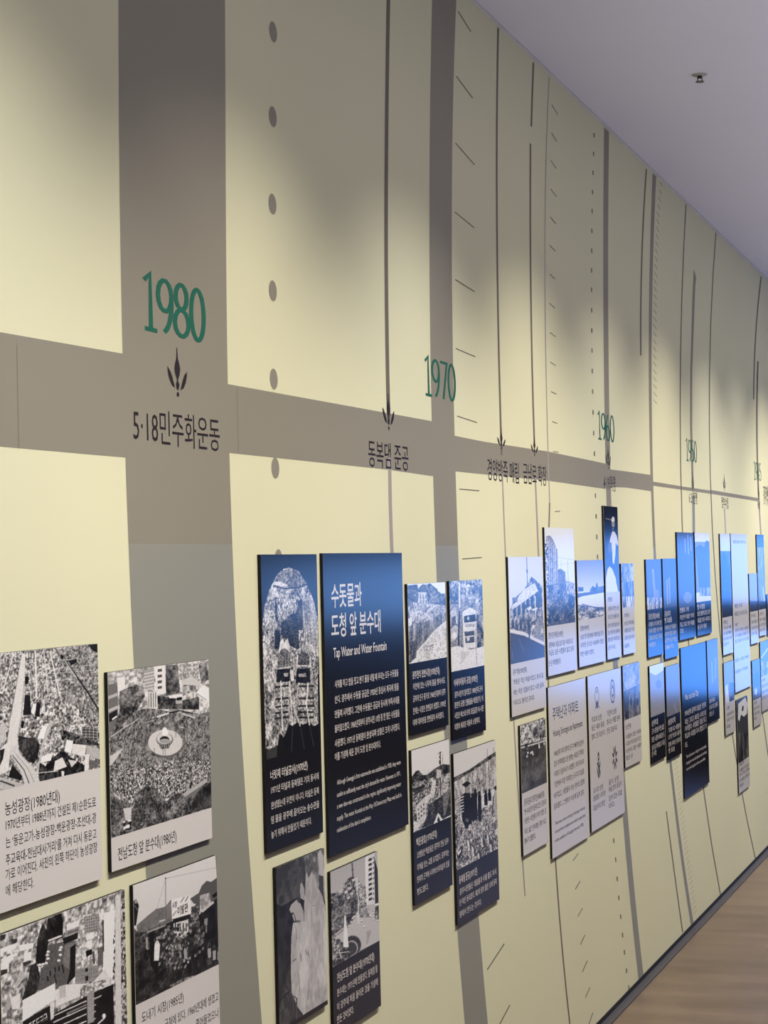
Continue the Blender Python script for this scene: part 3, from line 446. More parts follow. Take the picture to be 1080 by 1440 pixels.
["tick_mark","line_up",[[6.7958,1.7137],[6.7972,1.6979],[6.8155,1.6983],[6.8141,1.7142]],3],
["tick_mark","line_up",[[6.798,1.642],[6.7994,1.6262],[6.8176,1.6264],[6.8163,1.6423]],3],
["tick_mark","line_up",[[6.8005,1.5727],[6.8019,1.5569],[6.8201,1.557],[6.8188,1.5729]],3],
["tick_mark","line_up",[[6.9347,0.5714],[6.9396,0.5547],[6.9573,0.5526],[6.9523,0.5693]],3],
["tick_mark","line_up",[[6.9576,0.5006],[6.9626,0.4838],[6.9804,0.4815],[6.9754,0.4983]],3],
["tick_mark","line_up",[[6.9748,0.4308],[6.9798,0.4139],[6.9976,0.4115],[6.9926,0.4284]],3],
["tick_mark","line_up",[[6.9933,0.3608],[6.9983,0.3438],[7.0162,0.3412],[7.0112,0.3582]],3],
["tick_mark","line_up",[[7.0155,0.2903],[7.0205,0.2733],[7.0386,0.2705],[7.0335,0.2875]],3],
["tick_mark","line_up",[[7.038,0.2207],[7.0431,0.2036],[7.0612,0.2006],[7.0561,0.2178]],3],
["tick_mark","line_up",[[7.0613,0.1556],[7.0664,0.1384],[7.0847,0.1353],[7.0795,0.1525]],3],
["tick_mark","line_up",[[7.0877,0.0845],[7.0929,0.0672],[7.1113,0.0639],[7.1061,0.0813]],3],
["tick_mark","line_up",[[7.1201,0.0177],[7.1252,0.0002],[7.1438,-0.0033],[7.1386,0.0142]],3]
]
for name, m, poly, lay in ART:
    flat(name, poly, 0.0001*lay+0.0001, M[m], wall)
for x, z in [[3.851,2.8522],[3.8373,2.6676],[3.8239,2.4875],[3.8103,2.3031],[3.8009,2.1222],[3.7944,1.9398],[3.7915,1.7571],[3.7973,1.5692]]:
    flat('round_dot', [(x+0.0215*math.cos(a*math.pi/16), z+0.0215*math.sin(a*math.pi/16)) for a in range(32)], 0.0005, M['grey_up'] if z > 1.56 else M['line_low'], wall)
WT = [["5·18민주화운동",3.1286,3.507,1.7772,0.0601,"ink"],["동복댐 준공",4.3789,4.6848,1.7841,0.06,"ink"],["경양방죽 매립",5.4092,5.7581,1.7865,0.0606,"ink"],["금남로 확장",5.8111,6.1007,1.7899,0.0604,"ink"],["4·19혁명",6.9436,7.1431,1.8005,0.0558,"ink"],["6·25전쟁",8.6903,8.9008,1.7921,0.0539,"ink"],["정부수립",9.593,9.8041,1.7903,0.0533,"ink"],["8·15해방",10.8363,10.9304,1.8088,0.0502,"ink"],["광주학생운동",11.0716,11.371,1.8394,0.1026,"ink"]]
typeset([t[0] for t in WT], 0.0)
for t, a, b, z, h, m in WT:
    lettering('place_lettering', [(t, a, b, z, h)], 0.0006, M[m], wall, 0.0)
# numerals of the years: slender drawn digits with small serifs
def arc(cx, cy, rx, ry, a0, a1, n=14):
    return [(cx+rx*math.cos(math.radians(a0+(a1-a0)*i/n)), cy+ry*math.sin(math.radians(a0+(a1-a0)*i/n))) for i in range(n+1)]
DIG = {
 '1': (0.40, [[(0.07,0.86),(0.24,0.99),(0.24,0.02)], [(0.06,0.03),(0.42,0.03)]]),
 '9': (0.50, [arc(0.26,0.68,0.20,0.27,0,360), [(0.46,0.68)]+arc(0.16,0.62,0.30,0.59,0,-78)]),
 '8': (0.50, [arc(0.26,0.74,0.17,0.22,0,360), arc(0.26,0.275,0.21,0.235,0,360)]),
 '0': (0.50, [arc(0.26,0.5,0.20,0.46,0,360,24)]),
 '7': (0.46, [[(0.04,0.95),(0.44,0.95),(0.20,0.02)]]),
 '6': (0.50, [arc(0.26,0.30,0.20,0.26,0,360), [(0.06,0.32)]+arc(0.38,0.36,0.32,0.60,180,100)]),
 '5': (0.48, [[(0.42,0.95),(0.12,0.95),(0.10,0.58)]+arc(0.20,0.31,0.24,0.27,110,-130)]),
 '4': (0.50, [[(0.36,0.02),(0.36,0.97),(0.04,0.30),(0.48,0.30)]]),
}
def stroke(pts, hw):
    n = len(pts); closed = abs(pts[0][0]-pts[-1][0])+abs(pts[0][1]-pts[-1][1]) < 1e-4; L_, R_ = [], []
    for i, p in enumerate(pts):
        a = pts[i-1] if i > 0 else (pts[-2] if closed else pts[0]); b = pts[i+1] if i < n-1 else (pts[1] if closed else pts[-1])
        d1 = Vector((p[0]-a[0], p[1]-a[1])); d2 = Vector((b[0]-p[0], b[1]-p[1]))
        if d1.length < 1e-6: d1 = d2
        if d2.length < 1e-6: d2 = d1
        d1.normalize(); d2.normalize(); t = (d1+d2); 
        if t.length < 0.2: t = d2
        t.normalize(); k = 1/max(0.55, t.dot(d1)); nx, ny = -t.y*hw*k, t.x*hw*k
        L_.append((p[0]+nx, p[1]+ny)); R_.append((p[0]-nx, p[1]-ny))
    return L_, R_
for t, a, b, z, h, wd in [["1980",3.1751,3.4491,1.9772,0.1032,0.075],["1970",4.833,5.1139,1.9833,0.1031,0.065],["1960",6.8684,7.1494,1.9779,0.1016,0.06],["1950",8.6448,8.9268,1.9775,0.1007,0.06],["1945",10.7257,11.0074,1.9639,0.1003,0.06]]:
    tot = sum(DIG[c][0] for c in t); sx = (b-a)/tot; me = bpy.data.meshes.new('year_numerals'); V, F = [], []; x = 0; ns = 0
    for c in t:
        for pts in DIG[c][1]:
            # stroke built in metres so that upright and level strokes keep their own weight
            KX = 0.42   # the type face has heavier uprights than cross strokes
            P_ = [((x+p[0])*sx*KX, z+p[1]*h) for p in pts]; L_, R_ = stroke(P_, wd*h*0.5); o = len(V); n = len(P_)
            L_ = [(a+p[0]/KX, p[1]) for p in L_]; R_ = [(a+p[0]/KX, p[1]) for p in R_]
            yy = -0.0007-0.00003*ns; ns += 1
            V += [(p[0], yy, p[1]) for p in L_]+[(p[0], yy, p[1]) for p in R_]
            F += [(o+i, o+n+i, o+n+i+1, o+i+1) for i in range(n-1)]
        x += DIG[c][0]
    me.from_pydata(V, [], F); me.update(); obj('year_numerals', me, M['green'], wall)
# sprig ornaments pointing down at each event
def sprig(x, zt, zb, hw, m):
    H = zt-zb; V, F = [], []
    def add(poly):
        o = len(V); V.extend((x+p[0]*hw, -0.0008, zt-p[1]*H) for p in poly); F.append(tuple(range(o, o+len(poly))))
    r = [(0.03,0.0),(0.07,0.2),(0.22,0.33),(0.30,0.42),(0.24,0.52),(0.12,0.60),(0.05,0.66)]
    add(r+[(-a, b) for a, b in r[::-1]])
    r = [(0.05,0.66),(0.18,0.74),(0.13,0.81),(0.03,0.86)]; add(r+[(-a, b) for a, b in r[::-1]])
    add([(0.13*math.sin(i*math.pi/5), 0.945-0.05*math.cos(i*math.pi/5)) for i in range(10)])
    for s in (-1, 1):
        lf = [(1.0,0.41),(0.98,0.52),(0.85,0.65),(0.60,0.77),(0.30,0.82),(0.36,0.74),(0.52,0.62),(0.72,0.50)]
        add([(s*a, b+(0.03 if s > 0 else 0)) for a, b in lf])
    me = bpy.data.meshes.new('sprig_ornament'); me.from_pydata(V, [], F); me.update(); obj('sprig_ornament', me, M[m], wall)
for o in [[3.3178,1.9585,1.8677,0.0427,"ink"],[4.5363,1.9662,1.8767,0.0439,"ink"],[5.569,1.9379,1.8799,0.0437,"ink"],[5.9567,1.9371,1.8786,0.0423,"ink"],[7.0314,1.9681,1.8781,0.0416,"ink"],[8.7982,1.9368,1.8416,0.0297,"ink"],[9.6957,1.9599,1.8728,0.0402,"ink"],[10.8838,1.9411,1.8634,0.0334,"ink"]]: sprig(*o)
# faint vertical joints of the wall boards
for x, za, zb in ((2.724, 1.745, 1.905), (3.598, 1.780, 1.905)):
    flat('board_joint', [(x-0.0005, za), (x+0.0005, za), (x+0.0005, zb), (x-0.0005, zb)], 0.0005, M['line_up'], wall)

# ------------------------------------------------------------------ exhibit boards
PANELS = [
[1,[2.6,2.9614,1.0497,1.4346],1.231,"light","pale board with aerial view of a wide avenue, cut off at the left edge",[["농성광장(1980년대)",2.6463,2.8195,1.1915,0.02,"title"],["1970년부터 1988년까지 건설된 제1순환도로",2.6478,2.9432,1.1693,0.0163,"body"],["는 ‘동운고가-농성광장-백운광장-조선대-광",2.6467,2.9434,1.1435,0.0163,"body"],["주교육대-전남대사거리’를 거쳐 다시 동운고",2.6457,2.9431,1.1177,0.0163,"body"],["가로 이어진다. 사진의 왼쪽 하단이 농성광장",2.6448,2.945,1.0957,0.0163,"body"],["에 해당한다.",2.6439,2.7305,1.0721,0.0162,"body"]],[["F",0.66],["N",[64,-56,1064,-25,1048,563,52,501],0.3,0.92,70,60,0,0.9,32],["N",[55,351,1051,479,1035,1064,41,1026],0.22,0.98,40,34,0,0.9,33],["N",[64,-56,1064,-25,1035,1064,41,1026],0.1,1.0,90,80,2,0.35,34],["N",[621,14,1021,-3,1004,640,650,395],0.15,0.8,50,50,0,0.6,35],["P",[278,95,956,110,956,107,278,92],0.8],["P",[277,149,955,168,955,165,276,146],0.8],["P",[276,187,954,210,953,207,275,184],0.8],["P",[274,242,952,268,952,265,274,238],0.8],["P",[222,14,121,298,129,301,231,17],0.85],["P",[408,12,414,374,426,375,421,12],0.88],["P",[489,27,518,367,526,368,497,27],0.82],["P",[540,24,621,369,632,368,550,23],0.88],["P",[474,382,482,509,494,510,485,382],0.82],["P",[604,16,890,388,905,381,618,9],0.22],["P",[890,388,1004,561,1020,555,906,382],0.22],["P",[604,6,788,258,793,256,609,3],0.85],["P",[898,-6,1021,-3,1019,81,957,59],0.15],["P",[715,111,794,102,794,131,734,153],0.15],["P",[639,56,668,66,667,98,643,88],0.12],["P",[299,18,328,20,317,229,303,352,291,474,257,608,242,683,180,719,159,670,189,491,218,372,263,169],0.84],["P",[310,228,280,488,284,489,314,229],0.5],["P",[280,488,241,636,245,638,284,489],0.5],["P",[263,169,211,386,216,387,267,170],0.55],["P",[211,386,183,505,187,506,216,387],0.55],["P",[317,330,362,336,369,485,297,481],0.14],["P",[320,195,354,198,347,250,319,251],0.1],["P",[383,405,413,409,393,488,370,470],0.95],["P",[417,398,449,414,442,511,401,505],0.14],["P",[102,531,154,516,151,638,99,667],0.75],["P",[276,573,320,579,315,594,275,584],0.95],["P",[281,519,308,527,298,576,280,569],0.1],["N",[332,651,404,663,439,723,424,776,414,821,377,853,323,821,255,716,252,623],0.02,0.36,40,30,1,1.0,63],["P",[466,582,510,588,473,681,416,672],0.96],["P",[532,548,569,561,472,728,430,942,407,937,453,725],0.74],["P",[826,646,988,678,978,780,828,748],0.3],["P",[829,648,828,750,832,751,833,648],0.75],["P",[828,657,982,687,983,684,829,654],0.7],["P",[865,653,864,756,868,757,869,654],0.75],["P",[828,679,982,710,982,706,828,676],0.7],["P",[901,658,900,762,904,762,905,659],0.75],["P",[827,702,981,732,982,729,827,698],0.7],["P",[938,664,937,768,941,768,942,665],0.75],["P",[827,724,981,755,981,751,827,720],0.7],["P",[975,669,974,774,978,774,979,670],0.75],["P",[826,746,980,777,980,774,826,742],0.7],["N",[634,635,819,712,1000,807,1000,824,738,764,633,715],0.03,0.5,40,40,0,1.0,77],["P",[681,722,744,742,721,836,659,808],0.97],["P",[743,765,867,795,850,883,727,837],0.86],["P",[867,794,999,849,997,932,865,876],0.7],["N",[420,955,431,863,582,827,640,788,716,866,853,956,852,997,428,1000],0.0,0.35,40,40,0,1.0,81],["P",[451,812,554,802,534,858,445,862],0.92],["P",[571,869,639,852,680,932,555,945],0.86],["P",[441,857,501,868,486,895],0.85],["P",[691,878,779,906,724,944],0.8],["P",[627,955,655,964,650,999,630,995],0.9],["P",[421,935,598,953,598,946,420,929],0.8],["P",[855,866,894,872,884,998,844,997],0.88],["P",[892,917,984,942,980,991,890,991],0.42],["P",[180,711,238,682,267,764,385,890,433,1001,301,999,268,888,192,767],0.8],["P",[197,762,292,887,299,883,204,759],0.35],["P",[291,886,333,995,342,993,299,885],0.35],["P",[226,751,329,885,333,883,229,749],0.5],["P",[329,884,381,996,385,995,333,884],0.5],["P",[99,697,182,643,184,735,164,868,94,886],0.85],["P",[98,705,137,700,123,770,96,818],0.15],["P",[198,829,281,929,271,959,163,915],0.12],["P",[94,899,301,996,178,1008,92,991],0.72],["P",[91,932,211,994,216,983,96,922],0.25],["N",[75,-138,2244,18,2184,1938,41,1401],0.0,1.0,150,130,3,0.056,100]]],
[2,[2.9969,3.4125,1.0544,1.3852],1.1107,"light","pale board showing a dense crowd around a round fountain",[["전남도청 앞 분수대(1980년)",3.0202,3.2538,1.0697,0.0211,"title"]],[["F",0.45],["N",[-13,-31,1023,-15,1009,354,-14,371],0.5,0.95,34,40,0,0.9,63],["P",[-4,75,86,71,86,320,-2,381],0.45],["P",[-2,164,88,149,79,131,-11,146],0.7],["P",[-4,244,90,226,79,209,-14,227],0.72],["P",[2,253,77,233,75,286,6,302],0.15],["P",[35,293,77,278,69,269,27,284],0.9],["P",[81,42,154,39,151,139,89,149],0.88],["W",[0,11,81,14,80,67,-2,71],3,2,0.6,0.5,0.5],["N",[102,126,182,109,251,95,327,124,338,183,220,295,82,384,3,406,98,240],0.12,0.66,40,50,1,1.0,71],["P",[330,19,428,0,432,144,341,146],0.62],["P",[333,43,434,37,433,32,331,38],0.85],["P",[332,63,434,57,432,52,331,58],0.85],["P",[332,83,433,77,431,72,330,78],0.85],["P",[331,103,432,98,431,92,329,98],0.85],["P",[330,123,431,118,430,113,329,118],0.85],["P",[330,143,431,138,429,133,328,138],0.85],["P",[428,-2,543,1,544,181,457,183],0.88],["W",[458,13,519,13,514,155,453,157],1,4,0.35,0.7,0.5],["P",[358,156,458,164,454,279,363,258],0.85],["P",[371,162,370,254,378,255,378,162],0.35],["P",[392,164,392,257,400,257,400,165],0.35],["P",[415,166,414,259,422,260,422,167],0.35],["P",[437,169,436,262,444,262,445,169],0.35],["N",[550,4,670,8,687,194,543,201],0.15,0.6,30,40,1,1.0,86],["W",[677,6,889,12,888,117,687,116],6,4,0.55,0.5,0.5],["P",[722,112,814,97,902,147,885,215,712,199],0.78],["N",[721,145,891,166,885,216,715,199],0.35,0.8,30,30,0,1.0,89],["N",[892,24,977,19,999,136,913,159],0.25,0.75,30,30,1,1.0,90],["N",[457,188,574,210,724,246,888,242,885,326,465,275],0.1,0.55,40,40,1,1.0,91],["P",[572,201,715,204,714,232,574,217],0.9],["P",[653,221,708,223,707,254,655,252],0.12],["P",[641,237,710,240,710,266,643,261],0.7],["P",[653,224,700,227,699,243,655,241],0.12],["P",[850,213,942,165,1006,202,1000,288,945,276,888,237],0.97],["P",[854,213,965,274,970,271,858,210],0.4],["P",[793,205,851,202,855,240,795,241],0.85],["P",[821,208,823,239,830,240,828,209],0.3],["N",[-15,411,233,263,361,257,465,275,571,303,848,344,1011,390,1011,782,802,836,524,866,190,822,4,748],0.2,0.68,110,100,1,0.9,100],["N",[-15,411,233,263,361,257,465,275,571,303,848,344,1011,390,1011,782,802,836,524,866,190,822,4,748],0.1,0.85,95,90,2,0.25,101],["S",[-15,411,233,263,361,257,465,275,571,303,848,344,1011,390,1011,782,802,836,524,866,190,822,4,748],2600,4,5,0.55,0.85,1.6,114],["S",[-7,533,1014,688,1011,782,802,836,524,866,190,822,4,748],900,9,9,0.08,0.2,1.2,115],["S",[-7,533,1014,688,1011,782,802,836,524,866,190,822,4,748],1100,7,9,0.65,0.98,1.2,116],["P",[886,313,919,306,933,329,892,340],0.97],["P",[17,393,133,356,130,352,14,389],0.8],["P",[133,356,284,313,281,309,130,352],0.8],["P",[452,328,573,318,568,308,448,317],0.85],["P",[572,316,681,315,679,306,569,307],0.15],["P",[679,314,818,349,821,341,682,306],0.15],["P",[705,335,833,380,838,372,710,328],0.8],["P",[346,338,451,332,449,327,344,333],0.25],["P",[4,507,134,469,53,534,4,565],0.78],["P",[736,515,729,539,711,560,683,577,647,589,604,596,556,597,507,592,459,582,413,568,373,549,340,527,316,503,301,479,297,454,303,431,319,411,345,394,379,381,420,374,466,371,515,375,564,384,610,398,653,416,688,438,715,463,731,489],0.42],["N",[303,447,331,384,448,369,622,391,731,461,728,522,671,566,507,590,351,550],0.2,0.65,60,60,1,0.8,115],["P",[701,520,697,536,686,551,669,563,647,573,620,579,590,583,557,583,524,579,490,573,459,564,430,552,405,538,385,522,370,506,361,489,359,473,363,457,372,443,388,431,409,421,435,414,464,411,496,410,529,413,563,419,595,427,625,439,651,453,672,469,688,486,698,503],0.8],["P",[608,488,604,499,595,509,581,516,563,521,542,522,520,521,498,516,478,509,461,499,448,489,440,477,437,465,440,454,449,445,463,437,481,433,501,431,523,432,545,437,566,444,584,453,597,464,605,476],0.5],["P",[595,480,592,489,584,496,571,502,556,506,537,507,518,505,499,501,481,495,466,487,455,478,448,469,445,459,448,451,456,443,468,437,483,434,501,432,521,434,540,437,558,443,573,451,585,460,592,470],0.8],["P",[569,483,566,490,559,495,548,498,535,499,520,499,505,495,492,490,481,484,475,477,473,470,475,463,482,458,493,455,506,453,521,454,536,457,549,462,560,469,566,476],0.2],["P",[578,495,575,499,567,502,555,504,540,504,524,502,507,499,492,495,481,490,473,485,471,480,474,476,481,472,493,471,508,470,525,472,541,475,556,479,568,484,575,489],0.62],["P",[468,503,574,511,563,538,480,532],0.2],["P",[480,501,482,533,488,533,487,502],0.7],["P",[499,503,500,535,507,536,505,504],0.7],["P",[517,506,519,538,526,539,524,507],0.7],["P",[536,509,538,541,544,541,543,509],0.7],["P",[555,511,556,543,563,544,562,512],0.7],["P",[520,538,522,579,526,580,524,538],0.2],["P",[415,513,416,555,420,556,419,513],0.3],["P",[501,525,499,572,503,572,505,525],0.3],["P",[632,431,633,479,638,479,637,432],0.5],["P",[500,407,522,395,547,411,560,446,531,454,496,444],0.98],["N",[-2,747,81,782,190,834,229,775,326,738,435,778,524,887,579,845,661,843,715,896,829,881,1017,783,1011,1012,2,1009],0.08,0.62,60,60,1,1.0,132],["N",[-2,747,81,782,190,834,229,775,326,738,435,778,524,887,579,845,661,843,715,896,829,881,1017,783,1011,1012,2,1009],0.05,0.7,110,110,2,0.25,133],["P",[686,856,948,794,955,820,716,877],0.68],["N",[800,902,1016,814,1009,1002,782,987],0.06,0.4,50,50,1,1.0,135],["P",[113,841,190,847,182,927,132,917],0.78],["N",[107,917,187,924,179,980,112,975],0.05,0.95,50,50,2,1.0,137],["N",[-14,1,1022,3,1014,1012,2,1009],0.0,1.0,150,170,3,0.035,138]]],
[3,[2.6245,3.0419,0.62,1.0185],0.72,"light","board with aerial view of office blocks around a courtyard with dark conifers",[],[["F",0.78],["N",[-36,-268,2314,251,2243,1877,-70,976],0.4,1.0,34,34,0,0.95,94],["N",[-36,-268,2314,251,2243,1877,-70,976],0.1,1.0,60,60,2,0.3,95],["P",[-1,67,125,69,115,92,-2,92],0.93],["P",[6,119,96,118,95,143,14,170],0.93],["P",[134,84,245,101,239,125,142,118],0.93],["P",[169,138,225,140,224,178,168,182],0.93],["P",[-3,153,59,158,58,195,-5,196],0.93],["P",[-4,172,49,180,49,199,-5,202],0.25],["P",[1,0,45,5,36,28,0,31],0.25],["P",[80,39,125,51,120,68,84,65],0.25],["P",[159,179,224,184,223,197,167,200],0.25],["P",[91,310,180,248,157,216,130,221,101,282],0.72],["P",[8,372,63,321,75,374,16,393],0.65],["P",[72,330,140,325,134,404,75,387],0.88],["N",[257,187,274,89,304,33,319,23,342,61,353,6,392,9,412,-6,452,-9,475,42,468,132,369,114,354,136,327,231,260,213],0.05,0.3,60,40,1,1.0,108],["N",[218,208,261,207,285,271,286,329,237,372,144,370,198,272],0.05,0.3,60,40,1,1.0,109],["P",[354,142,467,155,580,178,534,262,499,397,400,388,266,349,298,249,332,233],0.38],["P",[486,177,580,178,551,207,507,307,463,269],0.48],["P",[357,124,465,126,461,116,352,115],0.85],["P",[360,129,463,133,462,129,358,125],0.1],["P",[365,181,365,183,363,185,360,186,356,186,353,186,349,184,345,182,343,179,341,177,340,174,341,171,343,170,346,168,349,168,353,169,357,170,360,172,363,175,365,178],0.93],["P",[343,183,363,185,362,182,343,179],0.15],["P",[358,195,357,197,356,199,353,200,349,200,345,200,341,198,338,196,335,194,334,191,333,188,334,186,336,184,338,183,342,182,346,183,350,185,353,187,356,189,358,192],0.93],["P",[336,197,356,200,355,196,335,194],0.15],["P",[364,216,364,218,362,220,359,221,355,221,351,221,348,219,344,217,341,215,340,212,339,209,340,207,342,205,345,204,348,203,352,204,356,206,359,208,362,210,364,213],0.93],["P",[342,218,362,221,361,217,341,215],0.15],["P",[349,234,348,237,347,239,344,240,340,240,336,239,333,238,329,236,326,233,325,230,324,227,325,225,327,223,329,222,333,222,337,223,341,224,344,226,347,229,349,232],0.93],["P",[327,236,347,239,346,236,326,233],0.15],["P",[467,185,466,187,464,189,461,190,458,190,454,190,450,188,446,186,444,183,442,181,441,178,442,175,444,174,447,172,450,172,454,173,458,174,462,176,465,179,466,182],0.93],["P",[444,187,464,189,463,186,444,183],0.15],["P",[459,196,458,198,456,200,453,201,449,201,445,201,442,199,438,197,435,194,433,192,433,189,434,186,436,184,438,183,442,183,446,184,450,185,454,187,456,190,458,193],0.93],["P",[436,198,456,200,455,197,435,194],0.15],["P",[460,222,459,224,457,226,454,227,451,228,447,227,443,226,439,223,436,221,435,218,434,215,435,213,437,211,440,210,443,210,447,210,451,212,455,214,457,216,459,219],0.93],["P",[437,224,457,227,456,223,436,221],0.15],["P",[447,248,446,250,444,252,441,253,438,254,434,253,430,251,426,249,424,247,422,244,421,241,422,239,424,237,427,236,430,235,434,236,438,238,442,240,445,242,446,245],0.93],["P",[425,250,444,253,443,249,424,247],0.15],["P",[325,234,324,237,322,238,320,239,316,240,312,239,308,238,305,235,302,233,301,230,300,227,301,225,303,223,305,222,309,222,313,222,317,224,320,226,323,229,324,231],0.93],["P",[303,236,322,239,322,235,302,233],0.15],["P",[301,231,300,233,298,235,296,236,292,236,288,236,285,234,281,232,279,229,277,227,276,224,277,222,279,220,282,219,285,218,289,219,293,221,296,223,299,225,300,228],0.93],["P",[279,233,298,235,298,232,279,229],0.15],["P",[428,271,430,297,441,299,439,274],0.12],["P",[455,269,457,294,468,297,466,271],0.12],["P",[462,294,464,319,475,322,473,296],0.12],["P",[398,270,401,295,411,297,409,272],0.12],["P",[393,300,395,326,405,328,403,303],0.12],["P",[359,278,361,303,372,306,370,280],0.12],["P",[339,298,341,323,352,326,350,301],0.12],["P",[401,329,404,354,414,357,412,331],0.12],["P",[264,226,267,251,277,253,275,228],0.12],["P",[500,71,604,74,601,106,504,105],0.9],["P",[504,105,603,110,598,136,473,130],0.55],["W",[508,110,595,115,592,131,508,126],5,1,0.2,0.5,0.5],["P",[467,136,591,137,586,169,476,169],0.12],["P",[526,200,572,192,562,362,520,377,489,398,522,311],0.1],["N",[623,55,782,70,779,151,750,375,563,323,606,101],0.5,0.95,50,50,0,1.0,148],["P",[643,67,770,81,762,174,651,153],0.5],["W",[649,71,765,83,757,166,651,149],6,5,0.75,0.5,0.4],["P",[656,164,727,170,726,202,658,195],0.95],["P",[712,232,710,239,706,243,699,246,691,247,682,246,673,243,665,237,658,231,654,224,653,217,655,211,659,206,666,203,674,202,683,203,692,207,700,212,707,218,711,225],0.92],["P",[651,252,706,254,705,282,657,285],0.07],["P",[754,260,808,268,804,362,750,361],0.4],["P",[706,268,710,337,729,341,725,273],0.35],["P",[563,324,751,353,769,434,560,405],0.58],["W",[568,331,750,361,759,418,566,393],12,3,0.4,0.3,0.8],["P",[643,344,668,346,667,365,644,362],0.1],["P",[644,385,670,386,669,413,645,411],0.12],["P",[771,77,803,82,812,125,780,110],0.9],["P",[814,86,909,97,891,455,823,450,791,437],0.93],["P",[797,128,795,292,808,295,810,131],0.25],["S",[894,145,916,151,904,500,882,494],30,9,14,0.05,0.2,1.0,181],["N",[966,2,1017,7,1005,753,947,735],0.1,0.9,90,60,0,1.0,164],["P",[915,19,962,22,944,734,893,718],0.82],["P",[153,366,401,351,404,434,150,473],0.93],["P",[400,388,480,382,663,428,662,478,388,475],0.88],["P",[430,377,485,383,483,445,433,443],0.75],["P",[396,439,394,484,400,485,401,440],0.3],["P",[662,451,814,392,856,459,844,497,662,478],0.85],["N",[601,426,812,447,833,487,599,479],0.4,0.95,70,70,0,1.0,171],["P",[150,473,359,453,383,461,382,506,661,491,844,493,882,501,881,865,146,621],0.13],["P",[383,518,652,521,648,514,380,512],0.78],["P",[715,530,833,531,830,524,711,523],0.75],["P",[382,552,650,555,647,549,379,545],0.78],["P",[714,564,832,566,828,559,710,558],0.75],["P",[381,585,649,590,646,583,378,579],0.78],["P",[712,599,831,601,827,595,709,593],0.75],["P",[380,621,648,627,644,620,377,615],0.78],["P",[711,637,830,639,826,632,707,630],0.75],["P",[359,444,389,443,386,526,361,532],0.85],["P",[656,479,714,483,711,647,654,643],0.6],["P",[488,542,652,543,646,532,482,532],0.5],["W",[191,494,334,481,336,517,195,524],5,1,0.85,0.8,0.8],["W",[202,500,329,488,328,510,204,518],5,1,0.13,0.8,0.8],["N",[822,497,882,494,881,865,714,810,728,558],0.03,0.2,40,40,1,1.0,186],["P",[811,648,810,652,808,655,804,657,799,658,794,657,790,655,785,651,782,647,779,643,779,639,780,635,782,632,786,630,790,629,795,630,800,632,805,635,808,640,810,644],0.95],["P",[790,652,736,666,744,674,799,661],0.8],["N",[-36,-268,2314,251,2243,1877,-70,976],0.0,1.0,120,120,3,0.049,189]]],
